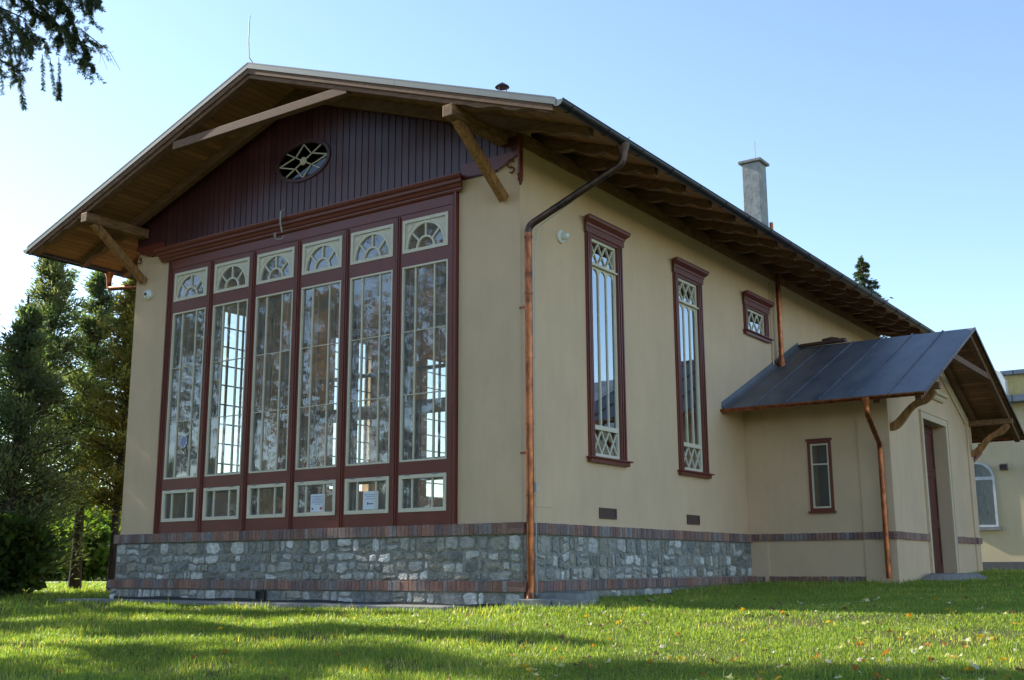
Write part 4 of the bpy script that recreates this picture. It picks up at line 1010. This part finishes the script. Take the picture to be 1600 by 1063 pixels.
# ------------------------------------------------------------------ vegetation
def quads_object(name, P, A, B, tint, mt, parent=None):
    """one rhombic leaf per row: centre P, half-axes A (long) and B (short)"""
    n = len(P); v = np.empty((n, 4, 3), np.float32)
    v[:, 0] = P - A; v[:, 1] = P + B - A * .1; v[:, 2] = P + A; v[:, 3] = P - B - A * .1
    me = bpy.data.meshes.new(name); me.vertices.add(n * 4); me.vertices.foreach_set('co', v.ravel())
    me.loops.add(n * 4); me.loops.foreach_set('vertex_index', np.arange(n * 4, dtype=np.int32))
    me.polygons.add(n); me.polygons.foreach_set('loop_start', np.arange(0, n * 4, 4, dtype=np.int32))
    a = me.attributes.new('tint', 'FLOAT_COLOR', 'FACE'); c = np.ones((n, 4), np.float32); c[:, :3] = tint; a.data.foreach_set('color', c.ravel())
    me.update(calc_edges=True); me.materials.append(mt)
    o = bpy.data.objects.new(name, me); COL.objects.link(o)
    if parent: o.parent = parent
    return o
def unit(a): return a / (np.linalg.norm(a, axis=-1, keepdims=True) + 1e-9)
CON = leaf_mat('thuja_foliage', (0.145, 0.18, 0.108), trans=.5)
SPR = leaf_mat('spruce_foliage', (0.060, 0.085, 0.050), trans=.3)
DEC = leaf_mat('autumn_foliage', (0.16, 0.13, 0.03), trans=.5)
BUSH = leaf_mat('bush_foliage', (0.085, 0.12, 0.025), trans=.5)
def tree(name, label, x, y, h, rad, seed, n=14000, crown0=.18, style='thuja', mt=None, leaf=.085, trunk_r=.14, branches=150, lean=(0, 0), group='trees', z0=None, cat='tree', tintmul=(1, 1, 1), gap=.0):
    r = np.random.RandomState(seed)
    z0 = float(gz(x, y)) - .05 if z0 is None else z0
    root = thing(name, label, cat, group, loc=(x, y, z0))
    tr = MB(); k = 9; ln = np.array([lean[0], lean[1]])
    def axis(t): return np.array([ln[0] * t + .04 * h / 8 * math.sin(t * 5 + seed), ln[1] * t + .04 * h / 8 * math.cos(t * 4 + seed), h * t])
    tr.tube([tuple(axis(i / k)) for i in range(k + 1)], [trunk_r * (1.25 if i == 0 else 1) * (1 - .93 * i / k) + .008 for i in range(k + 1)], 10)
    PP, AA, BB, TT = [], [], [], []
    per = max(6, n // branches)
    for b in range(branches):
        t = crown0 + (1 - crown0) * (b + r.rand()) / branches * .985
        q = (t - crown0) / (1 - crown0)
        if style == 'thuja': env = rad * (min(1, (q + .12) / .25)) ** .6 * ((1 - q) ** .8 * 1.12) + .06
        elif style == 'spruce': env = rad * (1 - q) ** .9 + .06
        else: env = rad * math.sin(math.pi * min(1, q * .92 + .12)) ** .55 + .1
        az = r.rand() * 2 * math.pi; L_ = env * (r.uniform(.4, 1.25) if style == 'thuja' else r.uniform(.55, 1.12)) * (1.15 if r.rand() < .12 else 1)
        up = {'thuja': .42, 'spruce': -.18, 'round': .55}[style] * r.uniform(.6, 1.3)
        d = np.array([math.cos(az), math.sin(az), up]); base = axis(max(t - (.04 if style == 'thuja' else 0), .05))
        tip = base + d * L_ / math.hypot(1, up) * 1.05
        if style != 'thuja': tip[2] -= .0
        tr.tube([tuple(base), tuple(base * .45 + tip * .55 + np.array([0, 0, -.03 * L_])), tuple(tip)], [trunk_r * .16 * (1 - t) + .010, .008 + trunk_r * .05, .004], 4, cap=False)
        if r.rand() < gap: continue
        s = r.beta(1.9, 1.1, per) ; P = base + (tip - base) * s[:, None]
        spread = (.10 + .22 * L_ * (1 - abs(s - .6))) * (.42 if style == 'spruce' else .72 if style == 'thuja' else 1) 
        off = r.normal(0, 1, (per, 3)) * spread[:, None] * np.array([.62, .62, .55]); P = P + off
        dirs = unit(d[None] * .7 + unit(off) * .8 + r.normal(0, .45, (per, 3)) + np.array([0, 0, {'thuja': .35, 'spruce': -.35, 'round': 0}[style]]))
        lo = leaf * r.uniform(.55, 1.25, per); side = unit(np.cross(dirs, r.normal(0, 1, (per, 3))))
        PP.append(P); AA.append(dirs * lo[:, None]); BB.append(side * (lo * (.32 if style != 'round' else .6))[:, None])
        tb = r.uniform(.65, 1.35); ye = r.uniform(.9, 1.25)
        TT.append(np.stack([np.full(per, tb * ye), np.full(per, tb), np.full(per, tb * .9)], 1) * r.uniform(.8, 1.2, (per, 1)) * np.array(tintmul))
    tr.build('trunk', BARK, root, smooth=True)
    quads_object('crown', np.concatenate(PP), np.concatenate(AA), np.concatenate(BB), np.concatenate(TT), mt or CON, root)
    return root
def px_tree(px, dist, *a, **k):
    x, y = at(px, dist)
    if a[0] == 'thuja_tree': k['leaf'] = .058
    return tree(*a[:2], x, y, *a[2:], **k)
GT = 'evergreens left of the hall'
px_tree(52, 27.0, 'thuja_tree', 'tall loose topped evergreen left of the hall, with the highest tip', 8.5, 1.35, 1, n=34000, gap=.12, crown0=.2, branches=230, group=GT, trunk_r=.11)
px_tree(118, 28.0, 'thuja_tree', 'slender evergreen with a bare dark trunk standing in the gap left of the hall', 8.2, 1.05, 2, n=28000, crown0=.28, branches=170, gap=.12, group=GT, lean=(.25, 0), trunk_r=.12)
px_tree(178, 25.5, 'thuja_tree', 'olive green evergreen nearest the hall wall, hiding its corner', 7.5, 1.0, 3, n=34000, crown0=.27, branches=200, gap=.1, group=GT, tintmul=(1.6, 1.2, .7), lean=(-.1, .1), trunk_r=.085)
px_tree(8, 24.5, 'thuja_tree', 'broad dark evergreen at the left edge of the picture', 6.1, 1.5, 4, n=32000, crown0=.05, branches=230, group=GT, tintmul=(.8, .85, .9))
px_tree(212, 33.0, 'thuja_tree', 'pale evergreen whose top shows under the left eaves', 9.6, 1.2, 5, n=22000, gap=.2, crown0=.3, branches=170, group=GT, tintmul=(1.2, 1.2, 1))
px_tree(-70, 26.0, 'thuja_tree', 'dark evergreen beyond the left edge', 6.8, 1.4, 6, n=15000, crown0=.08, branches=180, group=GT)
# shading trees outside the frame to the west
for i, (x, y, h, rad_, st, lab, c0, n_) in enumerate((
        (-15.6, -1.0, 13.5, 1.15, 'thuja', 'tall narrow evergreen out of frame on the sunny side of the front wall', .25, 26000),
        (-15.3, -4.25, 11.0, .85, 'thuja', 'slim evergreen out of frame west of the lawn', .42, 12000),
        (-17.2, -6.0, 16.5, .95, 'thuja', 'slim and very tall evergreen out of frame west of the lawn', .55, 12000),
        (-14.0, -7.3, 10.0, 1.1, 'round', 'yellowing tree out of frame south west of the lawn', .5, 7000),
        (-22.0, -3.1, 13.0, .7, 'thuja', 'distant slim evergreen out of frame west of the lawn', .6, 6000))):
    tree('garden_tree', lab, x, y, h, rad_, 40 + i, n=n_, crown0=c0, style=st, mt=CON if st == 'thuja' else DEC, leaf=.10, branches=170, group='trees out of frame', gap=.1)
# trees mirrored in the front windows
for i, (x, y, h, rad_, c) in enumerate(((-9.5, -24, 14, 3.4, (1.2, .7, .5)), (-17, -24, 15, 3.8, (.9, .9, .7)), (-24, -20, 13, 3.4, (1.5, .9, .4)), (-30, -16, 14, 3.6, (.7, .8, .6)), (-4, -27, 15, 3.6, (.6, .7, .6)), (-13, -32, 17, 4.4, (.8, .7, .5)), (-18.6, -20.5, 16, 2.8, (.9, .6, .5)))):
    tree('mirrored_tree', ['rusty autumn tree behind the viewer', 'tall olive tree behind the viewer', 'orange autumn tree on the far lawn', 'green tree on the far lawn corner', 'dark green tree straight behind the viewer', 'tallest thin crowned tree far behind the viewer', 'tall russet tree between the olive and the orange one'][i], x, y, h, rad_, 60 + i, n=8500, crown0=.16, style='round', mt=DEC, leaf=.15, branches=150, trunk_r=.22, group='trees across the lawn', tintmul=c, gap=.3)
# spruce tips behind the roof
px_tree(1384, 42, 'spruce_tree', 'dark spruce with a pointed top rising behind the roof', 11.6, 2.3, 81, n=16000, crown0=.35, style='spruce', mt=SPR, leaf=.075, branches=170, group='spruces behind the roof', z0=-.9)
px_tree(1364, 43, 'spruce_tree', 'shorter spruce tip close to the left of the pointed one', 10.9, 1.6, 82, n=14000, crown0=.35, style='spruce', mt=SPR, leaf=.075, branches=150, group='spruces behind the roof', z0=-.9, tintmul=(1.6, 1.3, .9))
# bushes and far green at the left
def bush(px, dist, h, rad_, seed, lab, tm=(1, 1, 1), n=5000, leaf=.09, mt=None, name='garden_bush'):
    px_tree(px, dist, name, lab, h, rad_, seed, n=n, crown0=.02, style='round', mt=mt or BUSH, leaf=leaf, branches=70, trunk_r=.05, group='bushes left of the hall', cat='bush', tintmul=tm)
bush(14, 23.2, 1.4, .6, 101, 'dense dark bush at the left edge in front of the evergreens', (.5, .6, .8), n=9000)
for i, (p, d, h, rr, c) in enumerate(((75, 56, 2.6, 1.8, (1.8, 1.9, 1.6)), (105, 60, 3.4, 2.2, (1.9, 1.9, 1.3)), (140, 54, 2.2, 1.7, (1.5, 1.6, 1.2)), (168, 62, 3.2, 2.2, (2.0, 1.8, 1.2)), (40, 62, 3.6, 2.6, (.7, .8, .7)), (125, 70, 5.0, 3.0, (.8, .9, .8)), (200, 58, 3.0, 2.2, (1, 1, .8)), (5, 58, 3.0, 2.4, (.8, .9, .8)))):
    bush(p, d, h, rr, 110 + i, ['light green bush beyond the road, left in the gap', 'yellow green bush beyond the road, middle of the gap', 'low bush beyond the road right of the bare trunk', 'bright bush beyond the road near the hall corner', 'dark bush beyond the road behind the leftmost evergreen', 'tall shaded bush farthest back in the gap', 'bush beyond the road hidden behind the hall corner', 'dull bush beyond the road at the left edge'][i], c, n=4500, leaf=.16)
r = np.random.RandomState(9); n = 26000
px_ = r.uniform(-260, 420, n); dd = r.uniform(88, 100, n); hh = r.rand(n) ** .8 * (4.5 + 1.8 * np.sin(px_ * .035) + 1.2 * np.sin(px_ * .11))
aa = (px_ - 800) / FPX; D = unit(np.stack([FW.x + RT.x * aa - UP.x * .207, FW.y + RT.y * aa - UP.y * .207], 1)) * dd[:, None]
P = np.stack([CAM.x + D[:, 0], CAM.y + D[:, 1], -1.1 + hh], 1); A = unit(r.normal(0, 1, (n, 3))) * .32; B = unit(np.cross(A, r.normal(0, 1, (n, 3)))) * .2
o = quads_object('distant_wood', P, A, B, r.uniform(.5, 1.2, (n, 1)) * np.array([.8, .9, .7]), BUSH); tag(o, 'hazy green mass of woodland closing the view behind the evergreens', 'wood', kind='stuff')

n = 30000                          # unseen wood added behind the viewer, darkens the low reflections in the glass
th = r.uniform(math.radians(175), math.radians(300), n); dd = r.uniform(46, 58, n)
hh = r.rand(n) ** .8 * (6.5 + 1.6 * np.sin(th * 17) + 1.1 * np.sin(th * 41))
P = np.stack([-5 + np.cos(th - math.radians(0)) * dd, -8 + np.sin(th) * dd, -2.3 + hh], 1)
P = P[(P[:, 1] < -12)]; n = len(P); A = unit(r.normal(0, 1, (n, 3))) * .42; B = unit(np.cross(A, r.normal(0, 1, (n, 3)))) * .28
o = quads_object('added_wood_edge', P, A, B, r.uniform(.5, 1.3, (n, 1)) * np.array([1.0, .75, .5]), BUSH); tag(o, 'autumn woodland edge added unseen behind the viewer to darken the low reflections in the glass', 'wood', kind='stuff')

# near spruce whose hanging twigs enter at the top left
def near_spruce():
    r = np.random.RandomState(33)
    a = (-420 - 800) / FPX; base = np.array([CAM.x, CAM.y, 0]) + np.array([FW.x + RT.x * a, FW.y + RT.y * a, 0]) * 8.0
    bx_, by_ = base[0], base[1]; z0 = float(gz(bx_, by_)) - .1
    root = thing('near_spruce', 'near spruce with drooping twigs reaching in at the top left corner', 'tree', loc=(bx_, by_, z0))
    o3 = np.array([bx_, by_, z0])
    tr = MB(); tr.tube([(0, 0, 0), (0, 0, 3), (.05, 0, 7), (0, .05, 11)], [.24, .19, .12, .02], 12)
    PP, AA, BB, TT = [], [], [], []
    def needles(p0, p1, cnt, ln, tm=1.0):
        s = r.rand(cnt)[:, None]; P = p0 + (p1 - p0) * s; ax = unit((p1 - p0)[None])
        rd = unit(np.cross(ax, r.normal(0, 1, (cnt, 3)))); d = unit(rd * .9 + ax * .65); L2 = ln * r.uniform(.7, 1.2, cnt)[:, None]
        P = P + d * L2 * .5; PP.append(P); AA.append(d * L2 * .5); BB.append(unit(np.cross(d, r.normal(0, 1, (cnt, 3)))) * .0022)
        tb = r.uniform(.7, 1.3, (cnt, 1)) * tm; TT.append(tb * np.array([1.05, 1.0, .8]))
    wood = MB()
    def pt(px, py, dist):
        d = np.array(FW) + np.array(RT) * (px - 800) / FPX - np.array(UP) * (py - 531.5) / FPX
        return np.array(CAM) + d * dist - o3
    def spray(p, q, twigs, tl, cnt, droop=.8):
        """a branch from p to q with drooping needled twigs"""
        mid = (p + q) / 2 + np.array([0, 0, .05]); pts = [p, mid, q]
        wood.tube([tuple(x) for x in pts], [.014, .009, .004], 5, cap=False)
        for k in range(twigs):
            s = .15 + .85 * (k + r.rand()) / twigs; b = p * (1 - s) ** 2 + 2 * mid * s * (1 - s) + q * s * s
            dirv = unit((q - p) / np.linalg.norm(q - p) * .45 + r.normal(0, .38, 3) + np.array([0, 0, -droop])); e = b + dirv * tl * r.uniform(.4, 1.1)
            m2_ = (b + e) / 2 + r.normal(0, .02, 3)
            wood.tube([tuple(b), tuple(m2_), tuple(e)], [.004, .003, .002], 4, cap=False); needles(b, m2_, int(cnt * 1.6), .028); needles(m2_, e, int(cnt * 2.2), .028)
            for _ in range(3):
                s2 = r.uniform(.2, .95); c = b + (e - b) * s2; e2 = c + unit(dirv * .7 + r.normal(0, .6, 3)) * r.uniform(.06, .14); wood.tube([tuple(c), tuple(e2)], [.0025, .0015], 3, cap=False); needles(c, e2, int(cnt * .9), .026)
    top = np.array([0, 0, 4.6])
    # limbs that enter the frame: (start px, py, d) -> (end px, py, d), twigs, twig length, needles per twig
    for (a0, b0, n_, tl, cnt, dr) in (
            ((-160, -120, 7.6), (160, 5, 7.2), 24, .16, 90, .5), ((-120, -90, 7.8), (140, 75, 7.4), 20, .15, 80, .6), ((-150, -60, 7.4), (60, 60, 7.5), 22, .30, 85, 1.0),
            ((-160, -40, 7.8), (40, 30, 7.2), 22, .45, 85, 1.4), ((-90, -130, 7.2), (120, -15, 7.6), 22, .18, 80, .6), ((-60, -100, 7.0), (165, -25, 7.3), 20, .14, 80, .4),
            ((-200, 10, 7.6), (30, 110, 7.3), 14, .2, 70, 1.0), ((-20, -60, 7.6), (110, 60, 7.5), 14, .12, 80, .8), ((80, -30, 7.4), (138, 100, 7.3), 16, .10, 80, .7)):
        p = pt(*a0); q = pt(*b0); wood.tube([tuple(np.array([0, 0, p[2] - .3])), tuple(p * .5 + np.array([0, 0, p[2] * .5])), tuple(p)], [.05, .03, .014], 6, cap=False); spray(p, q, n_, tl, cnt, dr)
    for (a0, b0) in (((20, 60, 7.4), (38, 170, 7.4)), ((0, 70, 7.4), (4, 148, 7.4)), ((66, 85, 7.5), (68, 140, 7.5)), ((78, 90, 7.4), (86, 150, 7.4)), ((92, 90, 7.5), (92, 156, 7.5))):
        p, q = pt(*a0), pt(*b0); wood.tube([tuple(p), tuple(q)], [.003, .002], 4, cap=False); needles(p + (q - p) * .1, q, 260, .024)
        if a0[0] in (20, 92): needles(p + (q - p) * .55, q, 350, .034)
    p, q = pt(125, 45, 7.4), pt(172, 82, 7.4); wood.tube([tuple(p), tuple(q)], [.004, .002], 4, cap=False); wood.tube([tuple(q), tuple(pt(188, 110, 7.4))], [.002, .0012], 4, cap=False)
    for (u1, v1, u2, v2) in ((150, 64, 168, 110), (158, 72, 156, 100), (166, 78, 180, 104), (150, 64, 158, 65), (172, 82, 178, 80)): wood.tube([tuple(pt(u1, v1, 7.4)), tuple(pt(u2, v2, 7.4))], [.002, .001], 3, cap=False)
    # the rest of the crown, outside the frame
    for k in range(70):
        z = 3.2 + 7.3 * r.rand(); az = r.rand() * 2 * math.pi; L_ = (11.3 - z) * .30 * r.uniform(.7, 1.1)
        p = np.array([0, 0, z]); q = p + np.array([math.cos(az) * L_, math.sin(az) * L_, -.25 * L_])
        wq = q + o3 - np.array(CAM); f_ = wq @ np.array(FW); u_ = (wq @ np.array(RT)) / f_ * FPX + 800
        if f_ > 0 and u_ > -120: continue
        spray(p, q, 14, .35, 40, 1.0)
    tr.v += []; tr.build('trunk', BARK, root, smooth=True)
    wood.build('twigs', BARK, root)
    o = quads_object('needles', np.concatenate(PP), np.concatenate(AA), np.concatenate(BB), np.concatenate(TT), SPR, root)
near_spruce()

# ------------------------------------------------------------------ grass
GRASS = leaf_mat('grass_blade', (0.215, 0.285, 0.075), trans=.56, rough=.38)
def grass():
    r = np.random.RandomState(5)
    def field(n, px0, px1, d0, d1, pw):
        px = r.uniform(px0, px1, n); d = d0 + (d1 - d0) * r.rand(n) ** pw; a = (px - 800) / FPX
        D = unit(np.stack([FW.x + RT.x * a - UP.x * .207, FW.y + RT.y * a - UP.y * .207], 1)) * d[:, None]
        return CAM.x + D[:, 0], CAM.y + D[:, 1]
    x1, y1 = field(560000, -60, 1660, 7.6, 16.5, 1.0); x2, y2 = field(150000, 1050, 1680, 15, 30, 1.1); x3, y3 = field(110000, -80, 260, 15, 44, 1.2); x4, y4 = field(70000, 180, 900, 16.4, 22, 1.0)
    x = np.concatenate([x1, x2, x3, x4]); y = np.concatenate([y1, y2, y3, y4])
    keep = ~((x > WX - .72) & (x < -.73) & (y > -.77)) & ~((x > -.1) & (x < .14 + .6 * sstep(1.5, 0.2, y)) & (y > -.4)) & ~((x > -.2) & (x < PX + .05) & (y > P0 - .05) & (y < P1)) & ~((x > .1) & (x < 1.1) & (y > -.36) & (y < .1))
    keep &= ~(((x - 3.05) / .6) ** 2 + ((y - 9.9) / 1.35) ** 2 < 1) & ~((x < .1) & (x > WX) & (y > -.6))
    # thin patches of worn lawn
    nz = np.sin(x * 1.7 + 2 * np.sin(y * .9)) * np.sin(y * 2.1 + 1.5 * np.sin(x * .7)); nz2 = np.sin(x * 5.3 + y * 2) * np.sin(y * 6.1 - x)
    pat = np.sin(x * .83 + 1.9 * np.sin(y * .61 + 1)) * np.sin(y * 1.37 + 1.2 * np.sin(x * .9)) + .6 * np.sin(x * 3.1 - y * 1.7) * np.sin(y * 3.7 + x)
    thin = ((nz + .5 * nz2 > .62 - .2 * sstep(3, 5.5, x)) & (r.rand(len(x)) < .8)) | ((pat > .75) & (r.rand(len(x)) < .7))
    keep &= ~thin; x, y, nz = x[keep], y[keep], nz[keep]; n = len(x); z = gz(x, y)
    dist = np.hypot(x - CAM.x, y - CAM.y)
    h = r.gamma(6, .0062, n).clip(.015, .085) * (1 + .35 * nz) * np.where(r.rand(n) < .05, 1.5, 1) * np.clip(dist / 14, 1, 1.6)
    h *= 1 - .35 * sstep(1.5, 4.0, x) * sstep(-6, -1, y)
    wd = .0027 * np.clip(dist / 9, .8, 5) * r.uniform(.7, 1.4, n)
    az = r.rand(n) * 2 * math.pi; lean = r.uniform(.1, .75, n) * h
    bx = np.cos(az + 1.57) * wd; by = np.sin(az + 1.57) * wd; lx, ly = np.cos(az) * lean, np.sin(az) * lean
    v = np.empty((n, 5, 3), np.float32); z -= .004
    v[:, 0] = np.stack([x - bx, y - by, z], 1); v[:, 1] = np.stack([x + bx, y + by, z], 1)
    v[:, 2] = np.stack([x + lx * .4 + bx * .7, y + ly * .4 + by * .7, z + h * .62], 1); v[:, 3] = np.stack([x + lx * .4 - bx * .7, y + ly * .4 - by * .7, z + h * .62], 1)
    v[:, 4] = np.stack([x + lx, y + ly, z + h], 1)
    me = bpy.data.meshes.new('grass'); me.vertices.add(n * 5); me.vertices.foreach_set('co', v.ravel())
    idx = np.array([0, 1, 2, 3, 3, 2, 4], np.int32)[None] + 5 * np.arange(n, dtype=np.int32)[:, None]
    me.loops.add(n * 7); me.loops.foreach_set('vertex_index', idx.ravel())
    st = (np.array([0, 4], np.int32)[None] + 7 * np.arange(n, dtype=np.int32)[:, None]).ravel()
    me.polygons.add(n * 2); me.polygons.foreach_set('loop_start', st)
    c = np.ones((n, 2, 4), np.float32); b = r.uniform(.65, 1.3, n) * (1 + .12 * nz); dry = r.rand(n) < (.06 + .16 * (nz > .35))
    col = np.stack([b * r.uniform(.85, 1.25, n), b, b * .9], 1); col[dry] = np.stack([b[dry] * 2.4, b[dry] * 1.5, b[dry] * 1.8], 1)
    c[:, :, :3] = col[:, None, :]; a = me.attributes.new('tint', 'FLOAT_COLOR', 'FACE'); a.data.foreach_set('color', c.ravel())
    me.update(calc_edges=True); me.materials.append(GRASS)
    o = bpy.data.objects.new('grass', me); COL.objects.link(o); tag(o, 'short lawn of bright green blades in front of and beside the hall', 'grass', kind='stuff')
grass()

# ------------------------------------------------------------------ fallen leaves
def leaf_proto(name, mt, seed, lab):
    r = random.Random(seed); n = 11; ps = []
    for k in range(n):
        t_ = 2 * math.pi * k / n; rr = .045 * (1 if k % 2 == 0 else .62) * r.uniform(.85, 1.15); ps.append((rr * math.cos(t_), rr * math.sin(t_) * .8, .014 * math.sin(t_ * 2 + seed) + .012 * r.random()))
    f = MB(); f.add(ps + [(0, 0, -.004)], [[k, (k + 1) % n, n] for k in range(n)])
    f.add([(.04, 0, .003), (.075, .006, .012), (.074, .010, .012), (.04, .004, .003)], [(0, 1, 2, 3)])
    o = f.build('fallen_leaf', mt, recalc=False); tag(o, lab, 'leaf', 'fallen leaves on the lawn'); return o
kinds = [(leaf_mat('leaf_yellow', (.62, .36, .03), .4), 'bright yellow fallen leaf lying in the grass'), (leaf_mat('leaf_orange', (.42, .17, .03), .4), 'orange brown fallen leaf lying in the grass'),
         (leaf_mat('leaf_pale', (.62, .55, .42), .3), 'pale cream fallen leaf lying in the grass'), (leaf_mat('leaf_brown', (.20, .10, .05), .3), 'dull brown fallen leaf lying in the grass')]
protos = [leaf_proto('fallen_leaf', m_, 5 + i, lab) for i, (m_, lab) in enumerate(kinds)]
r = random.Random(12); cnt = 0; used = set()
while cnt < 250:
    px = r.uniform(-10, 1610) if r.random() < .45 else r.uniform(780, 1610); d = r.uniform(8.2, 15.5)
    if px > 1000 and r.random() < .4: d = r.uniform(8.2, 11); px = px if r.random() < .5 else r.uniform(1300, 1610)
    x, y = at(px, d)
    if x < .5 and y > -.8: continue
    k = r.choices(range(4), (2, 1.1, 4.5 if px > 800 else 1.8, 2.6))[0]
    o = protos[k] if k not in used else protos[k].copy()
    if k in used: COL.objects.link(o)
    used.add(k)
    o.location = (x, y, float(gz(x, y)) + r.uniform(.022, .045)); s = r.uniform(.5, 1.1); o.scale = (s, s, s)
    o.rotation_euler = (r.uniform(-.5, .5), r.uniform(-.5, .5), r.uniform(0, 6.28)); cnt += 1
    kind = ['bright yellow', 'orange brown', 'pale cream', 'dull brown'][k]
    side = 'at the left end of the lawn' if px < 400 else 'in front of the glazed gable' if px < 820 else 'in front of the tall side windows' if px < 1120 else 'in front of the porch wall' if px < 1380 else 'at the right end of the lawn'
    o['label'] = kind + ' fallen leaf ' + ('close to the viewer ' if d < 10.2 else 'halfway up the grass ' if d < 12.6 else 'far up the grass ') + side
